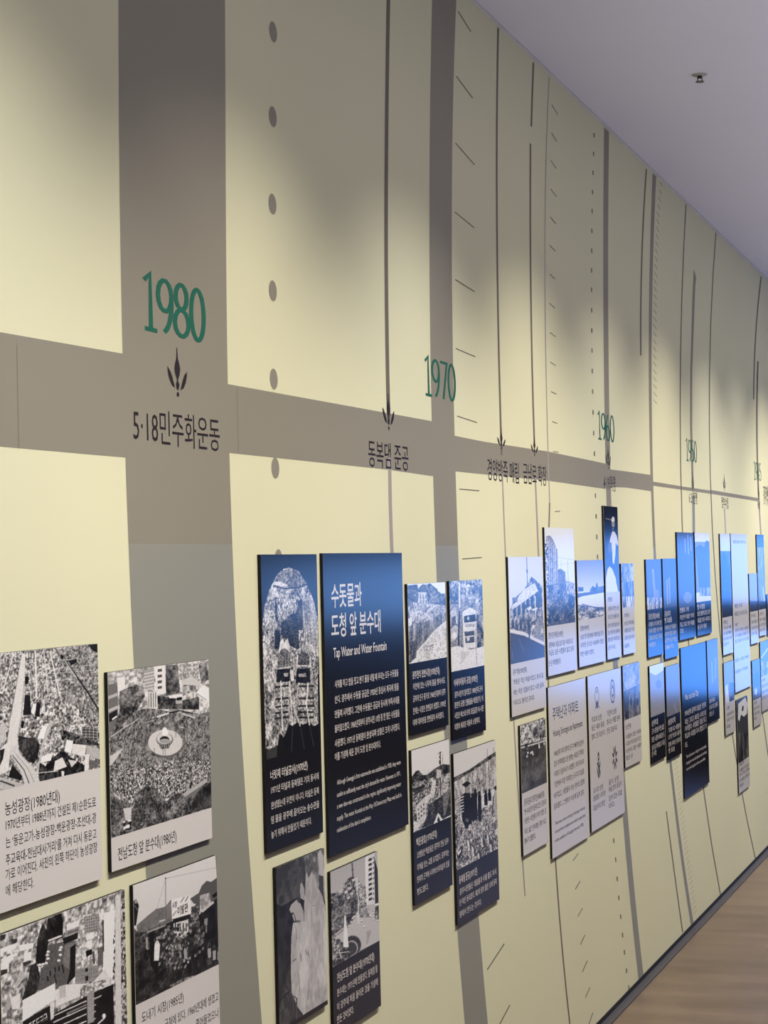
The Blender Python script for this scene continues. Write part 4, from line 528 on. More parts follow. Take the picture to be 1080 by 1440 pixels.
[4,[3.0754,3.4289,0.6,1.02],0.8181,"light","pale board with a market street photo under mountains and a barber shop sign",[["도내기 시장(1985년)",3.097,3.2694,0.783,0.0178,"title"],["근처에 있다. 1960년대에 생겼고",3.1876,3.4234,0.7519,0.0169,"body"],["줄어들었으나",3.3195,3.4234,0.7221,0.0168,"body"],["이발관",3.2505,3.2965,0.9387,0.015,"sign"],["시장",3.2293,3.2503,0.9545,0.0099,"sign"]],[["G",[-32,-336,1096,-59,1062,959,-60,682],0.86,0.78],["P",[30,341,141,303,248,270,355,282,430,238,431,445,349,494,34,436],0.45],["N",[30,341,141,303,248,270,355,282,430,238,431,445,349,494,34,436],0.35,0.55,20,20,1,0.6,126],["P",[653,299,762,281,803,226,867,199,923,225,1001,207,1039,417,787,472],0.36],["N",[-23,325,42,407,152,432,453,430,756,479,1040,383,1036,1007,-16,1016],0.03,0.32,50,40,1,1.0,128],["P",[-10,133,30,122,59,185,24,339,-16,337],0.12],["P",[38,147,38,152,36,156,33,159,29,160,24,160,20,158,17,154,14,150,12,145,11,139,12,135,14,131,17,128,21,127,25,127,30,129,33,132,36,137,38,142],0.6],["P",[-1,158,44,223,50,222,4,156],0.5],["P",[141,445,354,449,347,433,134,430],0.62],["P",[154,425,353,423,349,417,150,418],0.3],["P",[282,393,354,399,350,388,278,382],0.8],["P",[426,241,657,268,660,433,432,415],0.9],["P",[432,415,659,436,656,465,453,443],0.1],["P",[543,302,589,266,582,261,535,296],0.3],["P",[596,312,635,274,627,268,588,306],0.3],["P",[443,391,488,362,482,356,436,385],0.3],["P",[449,456,625,474,628,599,564,622,449,579],0.82],["P",[463,457,461,530,475,534,477,461],0.12],["P",[505,470,503,543,516,547,518,474],0.12],["P",[523,475,520,548,534,552,536,479],0.12],["P",[558,486,556,559,569,564,572,490],0.12],["P",[594,497,592,571,605,575,608,502],0.12],["P",[363,34,350,494,357,496,370,36],0.4],["P",[367,44,992,116,991,112,366,40],0.6],["P",[364,50,253,273,257,275,368,52],0.62],["P",[375,44,375,47,373,49,372,50,369,51,366,51,364,49,361,48,359,45,358,42,358,40,358,37,360,35,362,34,364,33,367,34,370,35,372,37,374,39,375,42],0.3],["P",[987,-6,1028,-2,1029,220,997,178],0.35],["N",[777,307,904,316,922,484,775,457],0.5,0.85,20,20,0,1.0,151],["P",[668,369,722,374,718,363,664,358],0.85],["N",[666,375,759,391,769,571,661,538],0.1,0.6,70,70,0,1.0,153],["N",[756,479,900,421,1040,383,1036,1007,807,850],0.02,0.2,40,40,1,1.0,154],["P",[806,469,959,425,939,402,786,446],0.75],["P",[955,381,1037,360,1012,329,930,351],0.08],["S",[55,432,452,473,816,564,824,811,591,832,296,806,171,721],330,26,26,0.04,0.6,1.0,181],["S",[360,615,626,680,619,897,353,826],90,20,20,0.3,0.75,1.0,182],["P",[126,470,150,478,150,588,127,570],0.6],["P",[172,449,221,454,212,777,171,721],0.06],["P",[223,570,244,540,264,543,286,590,268,717,214,704],0.9],["P",[218,700,268,717,250,824,211,808],0.04],["P",[268,558,267,563,265,567,262,569,259,570,255,570,251,568,247,564,245,560,243,555,243,550,243,545,245,542,248,539,252,538,256,538,260,540,263,544,266,548,267,553],0.75],["P",[859,812,900,817,901,902,861,898],0.62],["P",[862,802,884,765,879,762,857,800],0.5],["P",[879,763,899,805,903,806,884,763],0.5],["P",[922,853,964,858,964,944,924,939],0.62],["P",[924,843,947,805,942,803,920,841],0.5],["P",[942,804,962,847,966,847,947,804],0.5],["P",[983,875,1025,880,1026,967,985,962],0.62],["P",[985,866,1008,828,1003,825,981,863],0.5],["P",[1003,826,1023,869,1028,869,1008,826],0.5],["P",[564,725,603,729,603,813,566,808],0.62],["P",[566,716,587,679,583,676,562,713],0.5],["P",[583,678,601,719,605,719,587,678],0.5],["P",[840,549,840,661,856,665,856,554],0.5],["P",[825,533,868,535,863,601,828,590],0.55],["N",[378,973,541,967,693,994,480,1021],0.2,0.75,60,60,1,1.0,178],["N",[-16,337,453,430,757,457,1040,383,1036,1007,-16,1016],0.0,1.0,110,110,3,0.07,179]]],
[5,[3.6822,4.0006,0.9861,1.5799],1.1718,"dark","tall dark board with an arched picture of a tunnel and mine carts",[["너릿재 터널공사(1970년)",3.7071,3.9163,1.1293,0.0176,"title"],["1971년 터널과 동복댐은 거의 동시에",3.7092,3.9803,1.101,0.0148,"body"],["완성됐는데 우연이 아니다. 터널은 동복",3.7072,3.9802,1.0704,0.0147,"body"],["댐 물을 광주에 끌어오는 송수관을",3.7054,3.9794,1.0417,0.0147,"body"],["놓기 위해서 만들었기 때문이다.",3.7036,3.9319,1.0126,0.0147,"body"]],[["F",0.1],["N",[4,355,36,266,133,177,270,103,379,74,488,67,653,87,802,156,924,245,989,343,993,527,959,686,956,885,868,892,784,866,670,871,560,852,482,866,423,851,323,913,259,886,215,943,96,961,15,944],0.35,0.9,34,50,1,1.0,156],["N",[4,355,36,266,133,177,270,103,379,74,488,67,653,87,802,156,924,245,989,343,993,527,959,686,956,885,868,892,784,866,670,871,560,852,482,866,423,851,323,913,259,886,215,943,96,961,15,944],0.1,1.0,70,110,2,0.3,157],["N",[215,137,324,92,483,70,652,91,774,148,759,159,590,169,426,163],0.3,0.6,90,120,1,1.0,158],["P",[196,159,367,175,375,168,204,152],0.2],["P",[372,176,646,175,645,167,371,168],0.2],["P",[650,175,850,156,841,149,641,167],0.2],["P",[210,135,347,139,467,159,372,163,214,148],0.85],["N",[133,177,239,164,314,218,183,208],0.5,0.95,80,80,1,1.0,163],["N",[235,217,585,231,606,302,305,333,257,271],0.3,0.95,60,60,0,1.0,164],["N",[727,202,897,229,974,350,976,487,819,457,712,375],0.5,0.8,70,20,1,1.0,165],["P",[325,345,468,306,593,301,640,240,703,225,715,344,696,406,747,471,591,484,469,461,391,427,313,394],0.13],["N",[307,302,753,234,745,486,295,454],0.1,0.75,60,50,1,0.4,167],["P",[222,217,271,256,255,293,290,348,226,323],0.2],["P",[207,391,249,369,305,394,299,470,201,470],0.15],["N",[627,388,830,394,848,458,785,519,644,514],0.3,0.95,60,60,0,1.0,170],["P",[296,439,338,418,371,442,432,421,461,460,453,491,265,491],0.85],["P",[464,522,458,537,442,549,418,559,389,564,358,565,326,562,299,554,277,542,264,529,261,514,267,500,282,487,305,478,334,472,365,471,397,474,425,482,447,493,460,507],0.4],["P",[259,499,468,507,463,572,248,567],0.4],["P",[288,492,287,561,295,561,295,493],0.55],["P",[335,494,335,563,343,563,343,494],0.55],["P",[384,496,383,565,391,565,392,496],0.55],["P",[432,498,432,567,440,567,440,498],0.55],["P",[250,570,475,571,473,564,247,564],0.85],["P",[238,570,462,576,440,641,214,633],0.12],["P",[350,594,431,596,416,613,354,611],0.7],["P",[828,549,821,561,802,572,774,580,739,584,700,584,662,581,628,573,602,563,586,551,581,539,588,526,606,516,634,508,669,503,707,503,745,506,780,514,807,524,823,536],0.35],["P",[592,512,573,565,595,567,614,513],0.85],["P",[583,569,836,584,838,578,585,563],0.85],["P",[849,581,838,537,815,537,826,581],0.85],["P",[583,581,822,590,824,667,554,654],0.12],["P",[608,610,749,612,747,632,607,625],0.6],["P",[459,584,473,639,528,640,513,585],0.85],["P",[58,641,201,633,220,724,160,812,176,933,26,937],0.6],["N",[33,624,201,633,220,724,176,941,16,937],0.25,0.9,60,80,1,1.0,189],["P",[201,661,427,665,424,655,197,651],0.18],["P",[603,677,886,690,886,680,603,667],0.18],["P",[196,721,422,726,419,716,192,711],0.18],["P",[598,739,880,753,880,743,598,729],0.18],["P",[193,759,419,764,415,754,189,749],0.18],["P",[594,778,877,793,877,782,594,768],0.18],["P",[190,789,416,795,413,785,187,779],0.18],["P",[592,809,874,824,874,814,592,799],0.18],["P",[188,815,414,822,411,812,185,805],0.18],["P",[589,836,872,852,872,842,589,826],0.18],["P",[438,777,468,809,505,808,475,776],0.3],["P",[284,629,289,728,308,729,303,630],0.88],["P",[289,728,296,873,315,874,308,729],0.88],["P",[439,637,472,862,491,863,458,637],0.85],["P",[439,707,515,788,533,788,458,706],0.8],["P",[515,788,610,876,628,875,533,788],0.8],["P",[602,652,561,743,577,745,618,653],0.7],["P",[561,743,491,855,507,857,577,745],0.7],["P",[767,660,729,776,751,778,790,662],0.85],["P",[729,777,777,882,799,883,751,777],0.85],["P",[295,881,274,978,282,979,303,881],0.2],["P",[474,870,445,991,459,992,488,871],0.25],["P",[612,879,685,1009,699,1009,626,879],0.25],["P",[781,886,857,998,871,998,795,886],0.24],["P",[25,956,207,943,196,1016,28,1004],0.26],["N",[4,355,36,266,133,177,270,103,379,74,488,67,653,87,802,156,924,245,989,343,993,527,959,686,956,885,868,892,784,866,670,871,560,852,482,866,423,851,323,913,259,886,215,943,96,961,15,944],0.0,1.0,64,170,3,0.18,215]]],
[6,[4.0377,4.5902,0.9261,1.5818],None,"dark","wide dark title board headed Tap Water and Water Fountain",[["수돗물과",4.0852,4.2871,1.4631,0.0495,"title"],["도청 앞 분수대",4.0806,4.4166,1.3977,0.0493,"title"],["Tap Water and Water Fountain",4.0904,4.4566,1.3516,0.0262,"subtitle"],["샤워를 하고 밥을 짓고 변기 물을 내릴 때 우리는 모두 수돗물을",4.0944,4.5399,1.2867,0.0162,"body"],["쓴다. 광주에서 수돗물 공급은 1920년 증심사 계곡에 댐을",4.0921,4.5397,1.2535,0.0162,"body"],["만들며 시작했다. 그전에 수돗물은 공급과 동시에 부족사태를",4.0898,4.5418,1.2218,0.0162,"body"],["불러일으켰다. 1960년대부터 광주시민 10명 중 한 명은 수돗물을",4.0876,4.5401,1.1904,0.0161,"body"],["사용했다. 1971년 동복댐이 완성되며 상황은 크게 나아졌다.",4.0853,4.541,1.1583,0.0161,"body"],["이를 기념해 세운 것이 도청 앞 분수대이다.",4.0833,4.3954,1.1297,0.0161,"body"],["Although Gwangju's first waterworks was established in 1920, they were",4.093,4.5397,1.0755,0.013,"body"],["unable to sufficiently meet the city's demand for water. However, in 1971,",4.0911,4.5374,1.0488,0.013,"body"],["a new dam was constructed in the region, significantly improving water",4.0893,4.5389,1.024,0.013,"body"],["supply. The water fountain at the May 18 Democracy Plaza was built in",4.0875,4.5399,0.9979,0.013,"body"],["celebration of the dam's completion.",4.0857,4.3141,0.9728,0.013,"body"]],[]],
[7,[4.6266,4.9459,1.1359,1.5056],1.3112,"dark","dark board with a riverbank photo, immediately right of the title board on tap water",[["광주천의 천변시장(1970년대)",4.6496,4.8768,1.2724,0.0182,"title"],["하천에 있는 나무와 흙을 쌓아서도",4.6519,4.9224,1.2453,0.0156,"body"],["급하게 인구 증가로 1960년대부터 광주",4.6494,4.924,1.2159,0.0155,"body"],["천에는 시장은 천변길이 생겼다. 1970년",4.647,4.9231,1.1861,0.0155,"body"],["대에 대부분을 천변길이 사라졌다.",4.6446,4.9054,1.1581,0.0155,"body"]],[["F",0.92],["N",[0,20,260,14,287,142,245,304,7,519],0.2,0.55,10,20,1,1.0,218],["P",[257,76,393,14,487,25,506,117,287,126],0.35],["P",[271,117,506,117,513,300,295,307],0.75],["W",[287,142,505,142,497,282,296,282],3,2,0.35,0.3,0.8],["N",[467,24,597,11,765,100,1016,211,994,338,520,300],0.15,0.6,30,30,0,1.0,222],["P",[556,14,776,104,790,97,569,6],0.15],["P",[588,170,762,167,757,260,601,257],0.55],["P",[989,175,986,183,978,189,967,194,953,197,937,197,922,196,908,192,897,186,891,179,889,172,891,165,899,158,910,153,924,150,940,150,955,152,969,155,980,161,987,168],0.35],["N",[19,294,151,235,1021,314,1005,407,572,486,401,509,71,523],0.5,1.0,24,30,1,1.0,226],["N",[19,294,151,235,1021,314,1005,407,572,486,401,509,71,523],0.2,1.0,50,60,2,0.3,227],["N",[4,454,72,507,401,501,854,417,1027,391,992,509,668,625,319,800,11,946],0.35,0.75,40,8,1,1.0,228],["P",[12,423,107,460,87,524,7,535],0.9],["N",[4,712,224,727,180,936,9,994],0.3,0.6,14,14,1,1.0,230],["N",[250,860,738,613,1028,511,1008,1005,210,1003],0.72,0.98,20,20,1,1.0,231],["S",[386,805,1006,783,994,1004,377,969],40,26,12,0.2,0.5,1.0,274],["P",[542,830,646,813,636,802,532,819],0.3],["N",[0,20,478,8,1016,211,1007,1022,8,1010],0.0,1.0,56,90,3,0.156,234]]],
[8,[4.983,5.3001,1.0922,1.5074],1.2706,"dark","dark board with a photo of a truck front beside parked cars",[["아세아자동차 공장(1970년)",5.0024,5.2279,1.231,0.0185,"title"],["광주시민의 일터였고 1980년대 군사",5.0049,5.276,1.2011,0.0159,"body"],["훈련의 공장 건물들을 배웠던가, 이",5.0025,5.2775,1.174,0.0158,"body"],["사진은 버스와 트럭 조립공장 속 사진",5.0,5.279,1.1467,0.0158,"body"],["외형의 새로운 자동차 소형차다.",4.9973,5.242,1.1177,0.0158,"body"]],[["F",0.55],["N",[-5,-7,1027,-10,1007,267,371,274,-11,247],0.15,0.75,14,20,1,1.0,249],["N",[-5,-7,1027,-10,1007,267,371,274,-11,247],0.1,0.9,36,40,2,0.4,250],["P",[270,20,262,299,308,301,315,20],0.85],["P",[607,63,604,68,597,72,587,75,573,76,559,77,544,76,532,73,521,70,515,66,513,61,516,57,523,53,533,50,546,48,561,48,575,49,588,51,599,54,605,59],0.95],["N",[379,159,771,156,760,318,368,318],0.3,0.8,20,30,1,1.0,253],["N",[779,52,1003,42,1009,924,796,939],0.2,0.85,16,24,1,1.0,254],["P",[365,354,601,312,777,355,775,776,374,772],0.88],["P",[408,403,754,394,769,477,414,478],0.15],["P",[573,435,571,442,565,448,556,453,544,456,532,456,520,455,510,451,501,445,496,439,495,431,497,424,503,418,512,413,523,410,536,410,547,411,558,415,566,421,572,427],0.7],["P",[432,494,747,501,744,538,430,530],0.7],["P",[407,579,709,580,700,715,437,708],0.3],["P",[424,644,699,644,695,633,421,632],0.85],["P",[564,668,562,675,555,681,544,685,531,688,516,688,502,686,489,682,479,676,473,670,471,662,474,655,481,649,492,645,505,642,519,642,534,644,546,648,556,654,563,660],0.85],["P",[20,333,142,295,211,383,227,584,117,657,13,658],0.75],["P",[33,521,140,484,119,475,12,512],0.2],["P",[123,484,216,503,228,493,135,474],0.2],["P",[41,411,155,381,168,467,35,496],0.35],["P",[188,611,184,622,173,632,158,639,139,643,118,644,98,641,79,635,65,626,56,615,54,603,58,592,68,582,83,575,102,571,123,570,144,573,162,579,176,588,185,599],0.92],["P",[261,342,212,612,254,615,303,344],0.15],["P",[212,612,220,941,261,944,254,614],0.15],["P",[288,704,358,795,388,793,317,702],0.2],["P",[219,929,577,765,562,760,204,924],0.4],["P",[1,727,225,727,567,792,1012,775,1020,1007,-18,1008],0.9],["P",[259,786,566,806,325,934,257,929],0.8],["P",[727,552,745,980,777,982,759,553],0.7],["P",[-30,430,-38,542,-8,543,-1,431],0.8],["N",[-1486,-217,8960,-132,8473,4169,-1641,2397],0.0,1.0,56,90,3,0.156,275]]],
[9,[4.6255,4.9447,0.7247,1.0999],0.9006,"dark","dark board with a town and utility pole photo, white tent peak at its lower edge",[["백운광장(1970년대)",4.6475,4.8178,0.8643,0.0188,"title"],["오랫동안 백운동은 광주와 전남 남부",4.6496,4.9173,0.8349,0.0154,"body"],["지역을 잇는 교통 요지였다. 광주와는",4.6471,4.9189,0.8049,0.0154,"body"],["현재의 근처에 시외버스터미널이 있을",4.6447,4.9193,0.7762,0.0153,"body"],["정도였다.",4.6422,4.7359,0.7464,0.0153,"body"]],[["F",0.88],["N",[-9,320,106,267,181,267,273,341,368,358,606,314,809,295,1022,341,1014,478,-17,481],0.08,0.45,30,40,1,1.0,280],["N",[-12,392,1016,440,1025,1017,-8,1014],0.15,0.9,26,44,1,1.0,281],["N",[-12,392,1016,440,1025,1017,-8,1014],0.05,0.95,60,90,2,0.35,282],["P",[2,466,323,470,321,506,18,514],0.2],["P",[22,547,561,517,551,505,12,536],0.15],["P",[519,449,618,457,568,644,194,739,73,751,197,684,452,604],0.82],["P",[91,700,200,630,335,619,346,768,319,910,106,975],0.8],["W",[112,722,313,670,312,835,118,887],3,3,0.35,0.5,0.5],["P",[83,684,342,605,329,596,70,675],0.2],["N",[386,739,787,685,1016,670,1011,976,529,1000,220,981,380,849],0.05,0.4,30,40,1,1.0,289],["P",[788,666,995,666,855,944,793,951],0.45],["P",[1001,704,863,945,887,952,1026,711],0.15],["P",[737,125,719,672,743,677,761,128],0.3],["P",[802,167,778,589,791,591,814,169],0.5],["P",[691,148,789,144,781,135,684,138],0.25],["P",[761,198,760,205,756,211,750,215,744,217,736,217,729,215,722,210,717,205,714,198,713,191,715,184,719,178,724,174,731,172,739,172,746,174,752,179,758,184,761,191],0.35],["P",[762,264,760,274,755,281,749,287,741,290,732,290,723,287,716,281,710,274,706,265,706,255,708,246,712,239,719,233,727,230,735,230,744,233,752,238,757,246,761,255],0.25],["P",[637,338,765,359,760,453,631,450],0.75],["P",[521,998,647,884,693,921,770,1003,1002,978,1025,1017,528,1013],0.97],["P",[618,971,653,926,709,1000,640,1004],0.2],["P",[20,848,129,907,187,883,125,979,12,995],0.85],["N",[-9,320,181,271,1022,341,1025,1017,-8,1014],0.0,1.0,60,110,3,0.18,301]]],
[10,[4.9809,5.3919,0.6136,1.0571],0.755,"dark","dark board with people and a tractor below a concrete dam",[["동복댐 준공(1971년)",5.0024,5.1745,0.7162,0.02,"title"],["광주시민들은 개울물과 우물 물도 마시",5.0044,5.3657,0.6871,0.0164,"body"],["던 작은 동네였다. 제2차 댐의 물은 오래 동복",5.0018,5.3679,0.6596,0.0163,"body"],["댐에서 만드는 것이다.",4.999,5.2089,0.6295,0.0163,"body"]],[["F",0.84],["N",[-21,214,1010,120,1017,443,-3,439],0.55,0.9,30,8,1,1.0,311],["N",[-21,214,1010,120,1017,443,-3,439],0.2,1.0,60,30,2,0.2,312],["N",[-20,201,352,184,785,131,1011,107,1008,147,420,207,-6,241],0.15,0.5,40,60,1,1.0,313],["P",[541,291,566,348,594,350,569,294],0.2],["P",[784,57,786,131,797,133,795,58],0.4],["P",[933,63,948,119,959,120,944,64],0.4],["P",[413,206,422,378,436,380,427,208],0.45],["P",[519,197,527,394,541,396,533,199],0.45],["P",[664,186,669,416,683,418,678,188],0.45],["P",[811,174,814,439,829,441,826,176],0.45],["N",[-5,362,168,377,220,605,3,592],0.5,0.85,30,50,1,1.0,321],["N",[-8,514,608,566,1014,579,1028,1013,-8,1003],0.25,0.9,28,40,1,1.0,322],["N",[-8,514,608,566,1014,579,1028,1013,-8,1003],0.0,1.0,56,80,2,0.35,323],["P",[167,289,294,275,378,308,259,327],0.1],["P",[252,312,247,377,264,379,269,315],0.2],["P",[133,384,236,368,355,393,390,530,371,657,232,672,160,594],0.1],["P",[137,399,215,399,206,389,128,390],0.85],["P",[135,425,213,424,204,415,127,415],0.85],["P",[134,450,211,450,203,440,125,440],0.85],["P",[132,476,210,476,201,466,123,466],0.85],["P",[130,501,208,501,199,491,121,491],0.85],["P",[128,526,206,527,197,517,120,517],0.85],["P",[311,621,309,626,303,630,293,632,282,633,269,632,257,629,246,624,237,618,231,612,230,607,232,601,238,597,248,595,259,594,272,596,284,599,295,603,304,609,310,615],0.4],["P",[297,670,295,678,289,684,279,688,268,690,255,689,243,685,232,680,223,672,218,664,216,656,219,648,225,642,234,638,246,637,259,638,271,641,282,647,291,654,296,662],0.08],["P",[364,408,383,634,397,636,378,410],0.7],["P",[362,434,405,415,445,447,439,643,363,630],0.1],["P",[437,419,435,424,430,428,423,430,414,431,404,430,395,428,386,424,380,420,376,415,374,410,376,405,381,401,388,399,397,398,406,399,416,401,425,405,431,409,435,414],0.15],["P",[434,406,478,386,518,419,508,655,432,642],0.1],["P",[509,391,507,396,502,400,495,402,486,403,477,402,467,400,458,396,452,392,447,387,446,382,448,377,453,373,460,371,469,370,479,371,488,373,497,377,504,381,508,386],0.15],["P",[531,441,575,421,616,454,607,679,529,665],0.1],["P",[607,426,605,431,600,435,593,437,584,438,574,437,564,435,555,431,548,427,544,422,543,416,545,412,550,408,557,406,566,405,576,406,586,408,594,412,601,416,606,421],0.15],["P",[680,458,726,438,767,472,768,566,688,553],0.1],["P",[758,444,756,448,751,452,744,454,735,455,725,454,715,452,706,448,699,444,694,439,693,433,695,429,700,425,707,423,717,422,727,423,737,425,746,429,753,433,757,438],0.15],["P",[772,459,818,439,860,473,862,541,782,528],0.1],["P",[851,444,849,449,844,453,836,455,827,456,817,455,806,453,797,449,790,445,786,439,785,434,787,430,792,426,799,423,809,423,819,423,829,426,838,429,845,434,850,439],0.15],["P",[907,494,967,449,1014,484,1012,716,946,732,898,615],0.68],["P",[1009,447,1007,453,1001,457,992,460,982,461,970,460,958,458,948,453,940,448,935,442,934,436,936,430,942,426,950,423,961,422,973,423,984,425,995,429,1003,435,1008,441],0.2],["P",[895,506,870,637,893,641,917,509],0.2],["P",[18,862,138,809,151,863,64,922],0.1],["P",[35,853,120,831,118,856,50,881],0.85],["P",[262,794,283,876,310,880,289,798],0.9],["P",[304,802,333,886,357,889,328,805],0.15],["P",[360,865,382,948,410,952,388,869],0.9],["P",[403,873,432,958,457,961,427,876],0.15],["P",[575,827,598,910,626,915,603,830],0.9],["P",[619,835,649,920,674,924,644,838],0.15],["P",[720,827,743,912,772,916,749,831],0.9],["P",[765,835,796,922,821,925,791,838],0.15],["P",[495,944,518,1027,546,1031,523,948],0.9],["P",[539,952,569,1037,593,1041,564,955],0.15],["P",[787,920,810,1005,839,1009,816,924],0.9],["P",[833,929,864,1016,889,1019,858,932],0.15],["N",[-21,214,1010,120,1028,1013,-8,1003],0.0,1.0,64,110,3,0.156,363]]],
[11,[3.7245,4.0032,0.62,0.9516],0.63,"dark","dark photo board with a pale billowing cloth shape filling it",[],[["F",0.16],["N",[-278,-252,7005,595,6719,2914,-390,1324],0.09,0.3,10,14,1,1.0,342],["N",[-24,-39,571,-29,577,237,106,251,-42,213],0.15,0.45,10,14,1,0.8,343],["N",[557,-22,1026,-6,1024,368,850,258,665,149,587,106],0.35,0.75,14,18,1,1.0,344],["P",[842,68,838,82,829,94,815,102,797,106,778,106,760,101,744,93,731,81,724,67,722,53,726,39,736,27,750,19,767,15,786,15,804,19,820,28,833,40,841,54],0.4],["P",[816,52,814,58,809,62,801,65,792,67,782,66,771,64,763,60,756,55,751,50,750,44,752,38,757,34,765,31,774,29,784,30,794,32,803,36,810,41,815,46],0.55],["P",[854,23,912,-3,978,56,969,173,898,181],0.7],["P",[871,160,968,182,970,335,864,252],0.3],["N",[-24,-39,571,-29,577,237,106,251,-42,213],0.1,0.4,30,40,1,0.4,349],["P",[314,387,405,399,531,412,526,378,571,244,592,115,619,112,652,148,722,120,788,158,850,250,930,303,986,379,1012,621,1017,987,785,1069,723,1157,443,1102,470,993,377,934,275,907,255,823,249,660,274,470],0.72],["N",[314,387,405,399,531,412,526,378,571,244,592,115,619,112,652,148,722,120,788,158,850,250,930,303,986,379,1012,621,1017,987,785,1069,723,1157,443,1102,470,993,377,934,275,907,255,823,249,660,274,470],0.6,0.82,20,14,1,0.8,351],["P",[246,294,284,269,390,253,472,288,528,345,531,413,340,387,300,336,345,326,280,321],0.66],["P",[467,205,481,166,516,161,558,205,568,285,474,255],0.63],["P",[403,245,457,236,466,287,414,271],0.3],["P",[295,320,337,343,349,342,307,319],0.25],["P",[336,342,366,387,382,388,351,343],0.25],["P",[341,386,459,400,457,393,339,379],0.3],["P",[539,297,535,412,549,414,552,299],0.4],["P",[359,418,378,503,389,504,369,419],0.45],["P",[441,603,458,655,471,657,454,605],0.4],["P",[543,595,572,633,585,634,556,596],0.35],["P",[590,611,609,647,622,649,603,613],0.35],["P",[301,630,367,625,356,619,290,624],0.35],["P",[401,727,408,834,419,836,411,728],0.5],["P",[610,788,578,922,588,925,621,790],0.5],["P",[720,342,767,345,764,341,717,338],0.4],["P",[909,520,916,774,925,776,917,521],0.55],["P",[286,847,349,875,362,872,299,844],0.2],["P",[345,871,332,942,352,946,366,875],0.2],["P",[261,848,330,865,331,946,287,917],0.75],["N",[785,1073,1028,984,1027,1217,709,1155],0.15,0.75,24,30,1,1.0,371],["N",[-4,712,268,825,463,1024,430,1099,-26,1009],0.15,0.4,14,14,1,1.0,372],["P",[7,827,225,803,211,796,-6,820],0.1]]],
